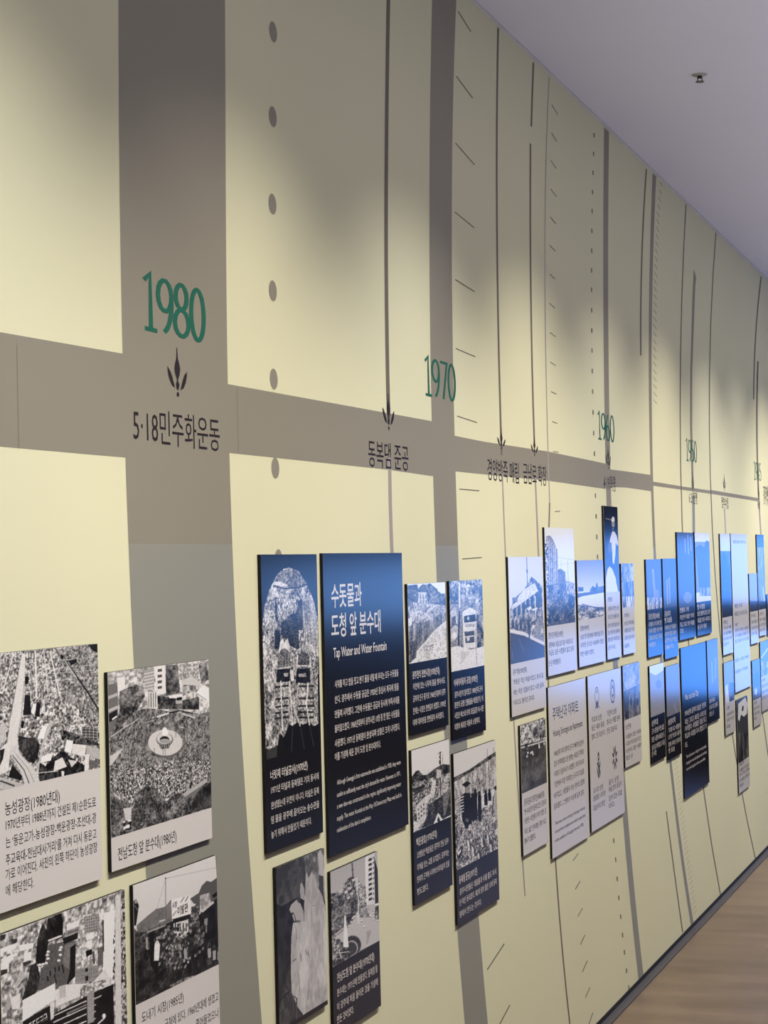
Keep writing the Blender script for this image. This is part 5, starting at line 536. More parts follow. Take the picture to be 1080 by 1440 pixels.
[12,[4.0379,4.3526,0.5422,0.8954],0.6913,"dark","dark board with a street photo of a tower block and a fountain jet",[["전남도청 앞 분수대(1970년대)",4.0638,4.3122,0.6535,0.0188,"title"],["분수대는 1971년에 만들었다. 동복댐 물",4.0621,4.3325,0.6233,0.0165,"body"],["이 광주에 처음 들어온 것을 기념해",4.0599,4.333,0.5933,0.0165,"body"],["만든 것이었다.",4.058,4.1655,0.5662,0.0165,"body"]],[["G",[-26,-278,1111,-31,1071,761,-59,458],0.66,0.76],["N",[501,265,587,226,636,281,736,341,735,549,520,554],0.4,0.85,20,40,0,1.0,373],["P",[505,181,555,193,565,333,506,327],0.8],["P",[726,16,788,-5,761,539,736,532,720,319],0.92],["P",[779,6,929,9,919,566,761,543],0.86],["W",[790,30,878,32,858,529,773,517],1,9,0.2,0.85,0.5],["W",[883,25,928,26,911,542,863,534],1,9,0.45,0.6,0.4],["P",[920,42,1010,240,1018,580,918,569],0.2],["P",[924,594,1024,603,1011,581,912,573],0.95],["N",[917,597,1024,607,1019,774,893,714],0.1,0.7,50,50,0,1.0,381],["P",[964,8,1072,14,1060,251,1007,230],0.72],["N",[2,226,93,240,220,272,238,234,339,158,389,153,456,152,505,181,538,549,383,628,-6,663],0.1,0.8,18,28,0,1.0,383],["N",[2,226,235,284,545,397,538,549,383,628,-6,663],0.08,0.65,30,40,1,0.7,384],["P",[258,192,498,199,493,192,254,185],0.25],["P",[256,242,495,250,491,243,252,235],0.25],["P",[253,292,493,300,489,294,249,285],0.25],["P",[251,342,490,351,486,345,247,335],0.25],["P",[248,400,487,411,483,404,244,394],0.25],["P",[285,272,342,274,341,302,283,300],0.8],["P",[368,250,426,252,425,281,367,278],0.8],["P",[331,342,388,345,387,374,329,371],0.8],["P",[398,317,456,319,455,348,397,345],0.8],["P",[438,182,496,184,495,212,436,210],0.8],["P",[228,434,408,447,404,540,240,522],0.5],["P",[433,-3,445,158,472,164,459,2],0.35],["P",[428,80,486,85,483,78,424,73],0.35],["P",[537,558,689,598,824,686,1018,792,1026,1006,466,979,307,844,40,700,8,708,365,657,484,604],0.75],["N",[558,469,712,491,757,633,824,695,551,622],0.3,0.85,60,60,0,1.0,399],["P",[553,399,539,687,556,692,570,403],0.88],["P",[528,581,578,595,581,695,523,683],0.82],["P",[480,594,479,597,476,600,471,601,466,601,459,600,453,598,448,595,444,591,441,587,440,584,441,580,444,578,449,577,454,577,460,578,467,580,472,583,476,587,479,590],0.95],["P",[440,598,480,605,479,600,439,593],0.2],["P",[454,604,453,607,450,610,446,611,440,611,434,610,428,608,422,605,418,601,415,597,415,594,416,591,419,588,423,587,429,587,435,588,441,590,446,593,451,597,453,601],0.95],["P",[415,608,454,616,453,610,413,603],0.2],["P",[368,666,367,669,364,671,360,673,354,673,348,672,342,669,337,666,332,663,330,659,329,655,330,652,333,650,337,649,343,649,349,650,355,652,360,655,365,659,367,662],0.95],["P",[329,670,368,677,367,672,328,664],0.2],["P",[693,760,692,763,689,765,684,766,679,766,672,765,666,763,660,760,656,756,653,752,652,749,654,745,657,743,661,742,667,742,673,743,680,745,685,748,690,752,692,756],0.95],["P",[653,763,694,771,692,766,651,758],0.2],["P",[637,679,636,683,633,685,628,686,622,686,616,685,610,683,604,680,600,676,597,672,596,668,598,665,601,663,605,662,611,662,617,663,623,665,629,668,633,672,636,676],0.95],["P",[596,683,637,691,636,685,595,678],0.2],["P",[828,679,827,682,824,684,819,685,813,685,807,684,800,682,795,679,790,675,787,671,786,668,788,664,791,662,795,661,801,661,808,662,814,664,820,667,824,671,827,675],0.95],["P",[787,682,828,690,827,685,785,677],0.2],["P",[905,734,904,738,900,740,896,741,890,741,883,740,877,738,871,735,866,731,864,727,863,723,864,720,867,718,872,716,878,716,884,717,891,720,897,723,901,727,904,731],0.95],["P",[863,738,905,746,904,740,861,732],0.2],["P",[992,776,991,779,988,781,983,782,977,782,970,781,964,779,958,776,953,772,951,768,950,764,951,761,954,759,959,757,965,757,971,759,978,761,984,764,988,768,991,772],0.95],["P",[950,779,992,787,991,782,948,774],0.2],["P",[419,638,418,641,415,643,411,644,405,644,399,643,393,641,387,638,383,634,381,630,380,627,381,624,384,621,388,620,394,620,400,621,406,623,411,626,416,630,418,634],0.95],["P",[380,641,419,649,418,643,379,636],0.2],["P",[77,681,239,659,230,650,68,672],0.85],["N",[713,822,817,833,741,960,706,959],0.5,0.7,10,10,1,1.0,421],["P",[596,931,590,952,576,970,554,982,526,990,492,992,455,989,416,980,378,966,342,948,310,927,284,904,265,879,253,855,250,832,255,811,269,794,290,781,318,773,351,770,387,773,426,782,464,795,500,813,533,834,560,858,580,883,592,908],0.2],["P",[532,943,527,962,513,977,491,987,464,991,433,990,399,983,366,970,336,954,311,934,291,912,280,890,276,869,281,850,295,835,316,825,343,820,374,821,407,828,440,840,471,857,497,877,517,899,529,921],0.62],["P",[502,943,497,959,485,972,465,980,441,984,413,983,383,976,354,965,326,950,303,933,286,914,276,894,273,876,277,860,289,847,308,839,332,835,360,836,389,842,419,853,447,868,470,885,488,904,499,924],0.25],["P",[303,802,281,788,275,790,297,805],0.6],["P",[335,791,319,774,311,775,327,792],0.6],["P",[377,790,368,772,359,771,368,789],0.6],["P",[424,798,424,782,414,779,414,796],0.6],["P",[471,816,479,802,470,799,461,812],0.6],["P",[513,840,529,832,521,827,505,835],0.6],["P",[545,870,567,867,561,861,539,864],0.6],["P",[564,900,590,903,586,897,560,895],0.6],["P",[566,929,593,937,594,932,567,924],0.6],["P",[553,952,578,965,583,962,558,948],0.6],["N",[0,706,149,740,305,877,434,957,349,992,1,1021],0.05,0.7,26,34,1,1.0,435],["N",[0,706,149,740,305,877,434,957,349,992,1,1021],0.05,0.8,60,80,2,0.3,436],["P",[260,527,286,524,303,640,335,881,225,850,249,625],0.96],["P",[143,892,337,932,335,925,142,885],0.85],["P",[130,852,181,959,194,961,142,854],0.9],["N",[2,226,238,234,339,158,505,181,547,363,703,315,761,556,1035,752,1050,809,893,714,723,616,534,617,71,701,349,992,-6,1018],0.0,1.0,70,110,3,0.192,440]]],
[13,[5.5813,5.9904,1.1049,1.5683],1.258,"light","pale board with an old street corner building and a thin mast",[["광주 학동(1970년대)",5.6033,5.7605,1.225,0.0164,"title"],["학동은 작은 마을이었고 동네 길",5.6044,5.9591,1.1967,0.0153,"body"],["에는 작은 집들이 많고 시장 골목",5.6013,5.9645,1.1669,0.0153,"body"],["이라고도 불리던 곳이다.",5.5982,5.8468,1.137,0.0153,"body"]],[["F",0.84],["P",[519,7,520,280,543,280,543,7],0.45],["P",[551,141,549,148,545,155,540,161,533,165,526,166,519,164,513,161,508,155,505,148,505,140,507,132,510,125,516,120,523,116,530,115,537,116,543,120,548,126,550,133],0.4],["N",[26,490,162,384,429,316,652,193,963,290,960,812,509,749,12,674],0.25,0.75,16,20,0,1.0,406],["P",[652,193,675,245,767,227,940,329,814,390,672,283],0.35],["P",[429,316,745,259,838,339,117,494,64,467],0.85],["P",[89,381,236,386,233,423,102,444],0.4],["P",[117,487,192,474,192,559,118,568],0.22],["P",[237,464,313,451,312,549,237,558],0.22],["P",[358,441,435,427,434,538,357,548],0.22],["P",[482,417,560,403,558,528,480,538],0.22],["P",[608,393,687,379,684,517,605,527],0.22],["P",[736,369,817,354,812,507,731,517],0.22],["P",[742,388,936,368,946,499,743,517],0.3],["P",[663,530,815,516,793,496,641,510],0.9],["P",[529,523,647,508,607,479,490,494],0.85],["P",[734,388,727,619,750,620,758,389],0.9],["P",[54,590,116,590,110,673,56,664],0.25],["P",[164,595,226,595,220,678,165,669],0.35],["P",[274,599,338,600,331,683,276,674],0.25],["P",[387,604,452,605,445,689,388,680],0.35],["P",[501,609,567,610,560,695,503,686],0.25],["P",[640,667,782,667,780,699,637,699],0.92],["P",[12,671,397,718,997,854,994,893,394,753,9,704],0.88],["P",[9,704,394,753,995,886,996,1011,-15,1009],0.32],["P",[237,773,376,906,387,906,247,772],0.5],["P",[45,872,73,973,84,973,56,873],0.5],["P",[667,719,795,610,878,581,992,670,978,846,662,783],0.58],["P",[888,705,968,715,964,761,884,750],0.8],["P",[514,687,525,789,564,790,553,688],0.35],["N",[26,490,162,384,429,316,652,193,963,290,960,812,12,674],0.0,1.0,50,80,3,0.156,433]]],
[14,[6.0275,6.4221,1.1958,1.6592],1.351,"light","tall pale board with a slab apartment block rising above trees",[["광천시민아파트(1970년)",6.0411,6.2366,1.3113,0.0198,"title"],["광주에서 처음으로 지은 아파트이고",6.0434,6.3719,1.2825,0.0176,"body"],["지금도 남은 사람들이 살고 있지",6.0406,6.379,1.2581,0.0176,"body"],["만 곧 재개발된다.",6.037,6.1974,1.2269,0.0175,"body"]],[["F",0.93],["P",[53,91,184,84,277,123,360,191,422,259,417,653,4,643],0.55],["P",[84,98,49,591,71,591,106,98],0.85],["P",[135,116,101,592,123,593,157,116],0.85],["P",[186,135,154,593,176,594,208,135],0.85],["P",[237,153,206,594,228,595,259,153],0.85],["P",[288,172,259,596,281,596,311,172],0.85],["P",[340,191,312,597,335,597,363,191],0.85],["P",[392,210,366,598,389,598,415,210],0.85],["P",[111,111,78,592,95,592,129,111],0.3],["P",[179,137,147,593,165,594,196,137],0.3],["P",[247,164,217,595,235,595,265,164],0.3],["P",[316,191,288,596,306,597,333,191],0.3],["P",[385,218,359,598,377,598,403,218],0.3],["P",[406,436,497,423,664,460,662,632,411,626],0.45],["P",[656,549,974,583,976,724,660,660],0.6],["P",[448,308,997,339,999,336,450,305],0.6],["P",[523,341,537,437,546,437,532,341],0.6],["P",[752,343,754,579,768,579,766,343],0.6],["P",[479,383,996,367,995,364,478,381],0.65],["N",[9,590,371,571,782,607,980,724,954,1004,-12,1014],0.08,0.6,20,40,1,1.0,454],["N",[3,165,106,178,43,977,-18,987],0.1,0.95,70,80,2,1.0,455],["N",[691,577,991,612,980,724,680,688],0.3,0.9,30,50,0,1.0,456],["P",[-17,974,471,955,967,920,973,1005,-12,1014],0.35],["N",[19,85,400,245,451,436,996,612,973,1005,-20,1013],0.0,1.0,56,90,3,0.144,458]]],
[15,[6.4574,6.8647,1.2001,1.5537],1.3559,"light","pale board with an open snowy field under a wide sky",[["운암동(1970년대)",6.4805,6.6125,1.3188,0.0164,"title"],["논밭 한가운데에 아파트를 짓기",6.4813,6.8369,1.2905,0.0164,"body"],["시작한 곳으로 시내에서 멀었",6.4779,6.8366,1.263,0.0164,"body"],["지만 사람이 모였다.",6.4743,6.6858,1.234,0.0164,"body"]],[["G",[-40,-40,1114,-31,1078,531,-75,552],0.5,0.85],["G",[-74,541,1079,520,1042,1091,-103,1032],0.95,0.9],["N",[460,507,564,443,663,481,721,380,792,474,1003,458,997,551,458,541],0.2,0.5,40,60,1,1.0,467],["P",[35,446,217,457,213,520,30,523],0.25],["P",[-4,551,1014,533,1011,575,159,607,-9,632],0.35],["N",[-15,731,442,800,995,831,994,1017,-18,1021],0.3,1.0,14,40,1,1.0,470],["P",[146,748,536,814,547,797,157,731],0.35],["P",[538,814,973,874,981,856,546,797],0.35],["P",[47,917,436,920,433,906,44,904],0.4],["P",[432,919,940,986,946,973,438,906],0.4],["N",[-37,707,1010,762,988,1110,-57,1036],0.0,1.0,40,70,3,0.12,475]]],
[16,[6.8955,7.1334,1.2023,1.7445],1.4384,"light","narrow tall board with a white robed figure on black, highest of all boards",[["전일빌딩",6.9257,6.9997,1.406,0.015,"title"],["사람들이 모여 만든 곳으로",6.9236,7.1139,1.3726,0.015,"body"],["지금도 많은 사람들이 찾는",6.9198,7.1123,1.3434,0.015,"body"],["광주의 오래된 모습이 남아",6.9158,7.1106,1.3135,0.015,"body"],["있는 거리와 작은 골목에서",6.9125,7.1095,1.2885,0.0149,"body"],["함께 살아온 이야기를 담은",6.9093,7.1098,1.2641,0.0149,"body"],["곳이다.",6.9054,7.037,1.2353,0.0149,"body"]],[["F",0.12],["G",[-73,346,1155,340,1034,1029,-185,1009],0.14,0.35],["P",[770,158,762,171,744,182,717,191,684,198,648,200,614,198,583,193,559,184,545,173,542,161,549,148,567,137,594,128,627,122,662,119,697,121,728,126,752,135,767,146],0.88],["P",[771,210,763,220,745,230,719,238,686,243,650,245,615,243,584,239,560,231,546,222,542,212,550,201,567,191,594,184,626,179,662,176,697,178,728,182,752,190,767,199],0.6],["P",[138,150,555,164,566,158,148,144],0.7],["P",[602,250,594,296,670,296,678,249],0.5],["P",[565,296,727,295,883,341,973,434,890,466,802,419,746,574,632,682,542,651,526,528,487,420,371,443,379,397],0.88],["P",[183,726,327,699,491,728,729,838,766,900,883,1003,877,1034,13,1020,46,831],0.9],["P",[496,482,486,501,464,518,433,531,395,540,354,543,314,540,279,531,253,518,237,501,234,482,244,463,265,446,296,432,334,423,375,420,415,423,450,432,477,445,493,463],0.4]]],
[17,[7.1711,7.3912,1.2048,1.5383],1.3773,"light","narrow pale board just right of the white robed figure board",[["주택단지",7.2022,7.2897,1.3393,0.0155,"title"],["새로 지은 주택과 마을",7.2008,7.3737,1.3107,0.0155,"body"],["사람들이 살던 거리의",7.1972,7.3739,1.2848,0.0155,"body"],["오래된 사진과 이야기",7.1934,7.3752,1.2574,0.0155,"body"],["모음이다.",7.1894,7.2831,1.2287,0.0155,"body"]],[["F",0.7],["N",[-7984,-1093,17030,-1814,15618,7075,-8321,3570],0.35,0.8,8,8,1,1.0,528],["N",[-111,438,1097,403,1029,1047,-170,1031],0.2,0.7,16,6,1,1.0,529],["N",[-88,736,1058,771,1032,1016,-116,1018],0.3,1.0,22,4,2,1.0,530]]],
[18,[5.6681,5.9716,0.6923,1.0729],0.8746,"light","pale board with a photo of an open grey field and scattered white figures",[["광주공원과 광주천(1960년대)",5.6887,5.933,0.8346,0.0205,"title"],["옛 시내 한가운데 있던 공원과",5.6901,5.9541,0.8094,0.0174,"body"],["하천은 시민들이 자주 찾던 곳",5.6872,5.9518,0.7823,0.0174,"body"],["이다. 넓은 빈터에는 장이 서고",5.684,5.9492,0.7524,0.0174,"body"],["행사가 열렸다.",5.681,5.8145,0.7246,0.0174,"body"]],[["F",0.35],["N",[-59,-40,1161,-36,1130,390,-32,330],0.35,1.0,20,30,0,1.0,559],["N",[468,110,1041,14,1048,314,513,241],0.1,0.7,30,40,1,1.0,560],["N",[-81,282,1133,347,1082,1026,-27,1021],0.22,0.45,8,12,1,1.0,561],["P",[1,334,1080,372,1066,349,-12,313],0.8],["P",[285,375,283,381,279,385,273,389,265,390,257,390,249,388,241,384,236,379,232,373,231,368,233,362,237,358,243,354,251,353,259,353,268,355,275,359,280,364,284,369],0.95],["P",[297,439,295,445,291,449,284,452,277,454,268,453,260,451,253,448,247,443,244,437,243,431,245,426,249,421,255,418,263,416,271,417,279,419,287,423,292,427,296,433],0.95],["P",[261,485,259,491,255,495,249,498,241,500,233,500,225,497,217,494,212,489,208,483,207,477,209,472,213,467,219,464,227,463,235,463,244,465,251,469,256,474,260,479],0.95],["P",[471,454,469,460,465,464,458,468,450,469,442,469,434,467,426,463,420,458,417,452,416,446,418,441,422,436,428,433,436,431,445,432,453,434,460,438,466,443,470,448],0.95],["P",[496,489,494,495,490,499,483,503,475,504,467,504,459,502,451,498,445,493,442,487,441,481,443,476,447,471,453,468,461,466,470,467,478,469,485,473,491,478,495,483],0.95],["P",[743,389,742,394,737,399,731,402,723,404,714,404,706,402,698,398,692,393,689,387,688,381,689,375,694,371,700,367,708,366,717,366,725,368,733,372,739,377,742,383],0.95],["P",[752,422,751,427,746,432,740,435,732,437,723,437,714,434,707,431,701,426,697,420,696,414,698,408,703,404,709,400,717,399,726,399,734,401,742,405,748,410,751,416],0.95],["P",[954,397,953,403,948,408,941,411,933,413,924,412,916,410,908,406,902,401,898,396,897,389,899,384,904,379,910,376,918,374,927,375,936,377,944,380,950,386,953,391],0.95],["P",[415,457,414,462,409,467,403,470,395,471,387,471,379,469,371,465,366,460,362,454,361,449,363,443,367,438,373,435,381,434,390,434,398,436,405,440,411,445,414,451],0.95],["P",[157,285,264,290,282,416,175,401],0.3],["N",[-59,-40,1161,-36,1125,454,-35,370],0.0,1.0,50,80,3,0.18,573]]],
[19,[6.0179,6.5283,0.6331,1.1616],None,"light","pale title board headed Housing Shortages and Apartments",[["주택난과 아파트",6.0665,6.4217,1.0549,0.0394,"title"],["Housing Shortages and Apartments",6.0671,6.475,1.0033,0.0263,"subtitle"],["1960년대 이후 광주의 인구가 빠르게 늘면서",6.0723,6.4828,0.9426,0.0186,"body"],["집이 부족해졌고 빈 땅에는 새로운 주택과",6.0686,6.4817,0.9107,0.0186,"body"],["아파트가 들어서기 시작했다. 여러 회사와",6.065,6.4806,0.879,0.0185,"body"],["기관에서 지은 아파트는 도시의 모습을",6.0613,6.4795,0.8472,0.0185,"body"],["바꾸었고, 사람들이 사는 방식도 함께",6.0574,6.4782,0.8132,0.0185,"body"],["달라졌다. 그 변화가 이곳에 담겨 있다.",6.0535,6.4768,0.7795,0.0185,"body"],["There was a severe shortage of housing in the city,",6.06,6.4799,0.7302,0.0141,"body"],["and apartment complexes were built on vacant land",6.0571,6.4786,0.705,0.0141,"body"],["in the outskirts of Gwangju from the 1970s.",6.0539,6.4543,0.6779,0.0141,"body"]],[]],
[20,[6.5715,7.1124,0.6406,1.1627],None,"light","pale board with four small emblems in two rows",[["학교의 상징",6.6137,6.7687,1.0035,0.019,"body"],["둥근 새와 꽃을",6.6102,6.8105,0.9759,0.019,"body"],["함께 그린 모습이다",6.6065,6.8179,0.9461,0.0189,"body"],["기관의 상징",6.8585,7.0172,1.0051,0.0196,"body"],["빛나는 해를 본떠",6.8547,7.0741,0.9764,0.0196,"body"],["만든 모습이다",6.8506,7.021,0.9455,0.0196,"body"],["도시의 상징",6.6085,6.7631,0.7643,0.0188,"body"],["불꽃을 나타낸",6.6053,6.796,0.7391,0.0188,"body"],["모습이다 뜻은",6.6013,6.7883,0.7071,0.0188,"body"],["꽃의 상징",6.856,7.0204,0.7645,0.0195,"body"],["여덟 장의 꽃잎이",6.8528,7.0719,0.7406,0.0195,"body"],["모여 있는 모습",6.8487,7.0737,0.7099,0.0195,"body"],["이다",6.8453,6.9376,0.6842,0.0194,"body"]],[]],
[21,[7.1483,7.4534,0.7957,1.1666],0.9684,"light","pale board with a blue-lit crowd photo, right of the four emblem board",[["신안동",7.1712,7.2682,0.9325,0.0179,"title"],["사람들이 모인 거리와",7.1715,7.4467,0.8976,0.0166,"body"],["시장의 옛 모습이 담긴",7.1679,7.447,0.872,0.0166,"body"],["사진이다. 많은 사람이",7.1644,7.4458,0.8466,0.0165,"body"],["찾던 곳",7.1608,7.2833,0.8211,0.0165,"body"]],[["F",0.6],["N",[-5837,-558,13465,1021,12332,8639,-6087,3336],0.4,0.8,6,8,1,1.0,652],["N",[-32,473,1196,415,1131,1096,1,1007],0.1,0.6,20,10,1,1.0,653],["P",[316,688,310,711,296,731,276,746,253,754,227,755,203,748,181,735,165,716,155,694,153,670,159,647,173,627,192,612,216,604,241,603,266,610,288,623,304,642,314,664],0.3],["P",[522,711,516,734,502,754,482,769,458,777,432,778,407,771,385,758,368,739,359,716,357,693,363,669,376,649,396,635,420,626,446,625,471,632,493,645,510,664,520,687],0.3],["P",[732,734,725,758,711,778,691,793,666,801,640,802,615,795,592,781,575,762,565,740,564,715,570,692,584,672,604,657,628,649,654,648,680,654,703,668,720,687,730,710],0.3],["P",[902,753,895,777,881,797,861,812,836,820,809,821,783,814,761,801,743,781,733,758,732,734,738,711,752,690,772,675,797,667,824,666,850,673,872,686,890,706,900,729],0.3]]],
[22,[7.6373,7.9501,1.1714,1.5512],1.3562,"dark","left one of the two low dark boards left of the tall blue-lit pair",[["도청 앞 광장(1960년)",7.6592,7.8911,1.3172,0.0219,"title"],["시민들이 모여 함께 걷던",7.6594,7.9276,1.2894,0.0178,"body"],["거리와 광장은 사진 속에",7.6556,7.9312,1.2639,0.0178,"body"],["그대로 남아 있고 지금도",7.6515,7.9344,1.2365,0.0178,"body"],["이어진다.",7.6474,7.7951,1.2086,0.0178,"body"]],[["F",0.35],["N",[-23785,-7633,-146683,400538,42977,151881,-23681,4969],0.2,0.6,10,6,1,1.0,683],["P",[373,193,493,914,635,916,513,191],0.55],["P",[817,780,804,833,779,881,744,918,701,941,656,948,613,937,575,911,548,872,532,823,530,769,542,716,567,669,602,632,644,609,689,601,733,611,771,637,799,677,815,726],0.5],["N",[-205,743,1209,794,1183,1059,-228,994],0.3,0.9,20,8,0,1.0,686]]],
[23,[7.9841,8.2847,1.1468,1.5532],1.3529,"dark","right one of the two low dark boards left of the tall blue-lit pair",[["금남로의",7.9954,8.1258,1.3187,0.0214,"title"],["옛 모습들",7.9913,8.1551,1.2924,0.0214,"title"],["거리에 모인 학생들과",7.9961,8.2493,1.2629,0.0185,"body"],["시민의 행진 모습이",7.9921,8.2501,1.2378,0.0185,"body"],["사진에 남아 있는",7.9881,8.2507,1.2122,0.0185,"body"],["기록이다.",7.9837,8.1874,1.1837,0.0185,"body"]],[["F",0.3],["N",[-25905,-7424,-153795,390075,43569,147920,-25796,4849],0.15,0.55,10,6,1,1.0,714],["P",[245,427,245,933,350,936,350,428],0.55],["P",[407,387,405,910,511,913,514,388],0.55]]],
[24,[8.3255,8.7256,1.2087,1.6635],1.3453,"dark","left board of the tall blue-lit pair under the 1950 mark",[["전쟁의 기억",8.3441,8.5605,1.3231,0.0208,"title"],["피난민이 머물던 거리와",8.3478,8.6912,1.2943,0.0193,"body"],["학교 그리고 작은 마을들",8.3427,8.6928,1.2628,0.0193,"body"],["의 모습",8.3384,8.4144,1.2367,0.0193,"body"]],[["F",0.3],["N",[-20315,-4326,-116399,245873,31880,93452,-20234,3399],0.15,0.4,10,6,1,1.0,745],["P",[442,89,460,281,526,280,508,88],0.55],["P",[625,30,633,301,700,300,692,29],0.55],["P",[799,58,818,253,886,252,867,57],0.55],["P",[811,885,795,908,754,929,693,944,617,953,535,954,455,947,384,934,329,916,295,893,285,870,301,847,340,827,400,811,474,802,555,800,637,806,709,819,766,838,801,860],0.5]]],
[25,[8.7662,9.1561,1.2093,1.6661],1.357,"dark","right board of the tall blue-lit pair, with a white strip in its photo",[["옛 비행장",8.7792,8.9848,1.3241,0.0218,"title"],["넓은 들판에 있던 곳은",8.7818,9.1265,1.2964,0.0203,"body"],["지금은 모두 사라지고",8.7766,9.1268,1.2662,0.0202,"body"],["새 동네가 됐다",8.7713,9.0171,1.236,0.0202,"body"]],[["F",0.5],["N",[-21974,-4445,-120556,253100,31579,96204,-21890,3507],0.35,0.6,10,6,1,1.0,776],["P",[-76,-35,1264,-51,1238,131,-99,137],0.9],["P",[31,218,325,176,614,217,779,112,1030,132,928,849,226,893],0.3],["P",[-196,852,1129,886,1103,1065,-219,1022],0.92],["N",[240,791,1036,809,1018,936,223,914],0.2,0.9,30,6,1,1.0,780]]],
[26,[7.6491,7.9412,0.7601,1.1371],0.9391,"dark","left one of two dark photo boards beside the large dark text board",[["상무대",7.6605,7.7879,0.9021,0.0231,"title"],["군사 훈련을 하던 넓은",7.662,7.9193,0.8731,0.0203,"body"],["땅은 나중에 새로운 도",7.6573,7.9204,0.8419,0.0203,"body"],["심으로 바뀌었고 지금",7.6526,7.92,0.8111,0.0203,"body"],["은 시청",7.6491,7.7381,0.7872,0.0203,"body"]],[["F",0.6],["N",[-25507,-9609,-157097,392416,45976,147503,-25396,2803],0.4,0.7,10,8,1,1.0,807],["P",[-53,-34,1119,-41,1046,155,419,215,29,125],0.97],["P",[808,421,795,447,763,467,716,482,658,488,595,486,532,476,477,459,435,436,409,410,401,383,414,358,445,337,491,323,549,316,612,318,675,328,730,345,774,368,801,394],0.5]]],
[27,[7.9849,8.2876,0.7394,1.1153],0.9139,"dark","right one of two dark photo boards touching the large dark text board",[["송정리역",8.006,8.1669,0.8782,0.024,"title"],["기차를 타고 사람들이",8.0075,8.2776,0.848,0.0198,"body"],["오가던 역으로 시장과",8.0032,8.2779,0.8206,0.0198,"body"],["함께 자라난 동네의",7.9984,8.2778,0.7906,0.0197,"body"],["옛 모습",7.9946,8.1358,0.7661,0.0197,"body"]],[["F",0.5],["N",[-25724,-9557,-152710,385748,43258,144929,-25616,2648],0.3,0.65,10,8,1,1.0,838],["P",[476,794,668,1004,824,1010,629,798],0.55]]],
[28,[8.3386,8.9692,0.544,1.1746],None,"dark","large dark text board whose upper half reflects bright blue",[["War and the City",8.4016,8.7433,0.9496,0.0296,"subtitle"],["1950년대 광주의 모습은 전쟁과",8.3977,8.935,0.885,0.0237,"body"],["피난 그리고 새로운 시작으로",8.3917,8.932,0.8487,0.0236,"body"],["이어졌다. 사람들은 집을 짓고",8.3869,8.9322,0.82,0.0236,"body"],["학교와 시장을 다시 열었고 거",8.3817,8.9301,0.7887,0.0236,"body"],["리도",8.3757,8.4368,0.7525,0.0235,"body"],["The city became a refuge for many people",8.3955,8.9075,0.7063,0.0162,"body"],["during the war and schools and markets",8.391,8.91,0.6798,0.0162,"body"],["were built again in the years after.",8.3868,8.8825,0.6542,0.0162,"body"]],[]],
[29,[9.0052,9.3068,0.8037,1.1766],0.9151,"dark","narrow dark board along the right side of the large dark text board",[["포로수용소",9.0258,9.1938,0.8919,0.0206,"title"],["임시로 지은 건물이",9.0246,9.2594,0.8637,0.0206,"body"],["있던 곳",9.0192,9.143,0.8336,0.0206,"body"]],[["F",0.4],["N",[-29200,-7128,-156646,297407,40032,111885,-29092,2274],0.25,0.5,10,6,1,1.0,900],["P",[345,372,352,745,484,754,476,380],0.55],["P",[686,330,627,702,761,712,820,338],0.55]]],
[30,[9.4701,9.7752,1.0883,1.6656],1.2659,"light","narrow board with a dark figure photo left of the tall white text board",[["광복의 날",9.4986,9.62,1.2323,0.0201,"title"],["거리로 나온 사람들",9.5003,9.7373,1.2072,0.0168,"body"],["모두 함께 기뻐하던",9.4953,9.7364,1.1804,0.0167,"body"],["날의 모습이 사진에",9.4905,9.7382,1.1552,0.0167,"body"],["남았다",9.4858,9.6442,1.1302,0.0167,"body"]],[["F",0.3],["P",[-490,-43,1682,-58,1613,208,-549,207],0.85],["N",[-549,207,1613,208,1420,957,-718,909],0.2,0.4,8,8,1,1.0,932],["P",[201,250,423,216,620,294,880,425,833,900,-97,889,18,419],0.12],["P",[-708,868,1431,913,1397,1044,-738,991],0.2]]],
[31,[9.8062,10.3399,0.8885,1.6683],None,"light","tall white text board without a photo near the right edge",[["해방과 새로운 시작의 도시",9.8765,10.2997,1.6193,0.0176,"title"],["해방 이후",9.86,10.1194,1.2995,0.0209,"title"],["새로운 도시의 모습",9.8524,10.2756,1.2609,0.0209,"title"],["1945년",9.8611,9.9469,1.2109,0.0174,"body"],["광주의 거리에는 사람들이",9.8553,10.3111,1.1814,0.0174,"body"],["모여 새로운 나라를 꿈꾸",9.8502,10.3105,1.1553,0.0173,"body"],["었고 학교가 다시 문을",9.8447,10.3095,1.1276,0.0173,"body"],["열었다. 시장과 역에는",9.8263,10.2943,1.0343,0.0172,"body"],["사람들이 가득했다.",9.8155,10.26,0.9792,0.0172,"body"]],[]],
[32,[10.3865,10.6721,1.0984,1.4644],1.2666,"light","small narrow board just right of the tall white text board",[["옛 학교",10.4202,10.5889,1.2348,0.0183,"title"],["새로 문을 연",10.4188,10.6431,1.2034,0.0168,"body"],["학교와 학생",10.4123,10.6416,1.1723,0.0168,"body"],["들의 모습",10.4062,10.6219,1.1431,0.0168,"body"]],[["F",0.6],["N",[-35674,-7966,-170267,394529,37441,149330,-35560,4461],0.3,0.7,8,6,1,1.0,993],["P",[-392,695,1435,759,1386,1085,-437,1006],0.25]]],
[33,[10.7082,10.9793,1.1273,1.6703],1.2682,"light","dark topped narrow board, rightmost of the upper row",[["시장 터",10.7301,10.878,1.2361,0.0188,"title"],["많은 사람들",10.729,10.9494,1.2058,0.0173,"body"],["이 오가던 옛",10.7228,10.9485,1.1768,0.0173,"body"],["시장 거리",10.7168,10.9116,1.1493,0.0173,"body"]],[["F",0.15],["N",[-442,173,1601,172,1279,1144,-732,1100],0.3,0.6,8,8,1,1.0,1024],["P",[615,700,743,941,897,943,769,700],0.8],["P",[-660,869,1359,903,1311,1048,-704,1008],0.2]]],
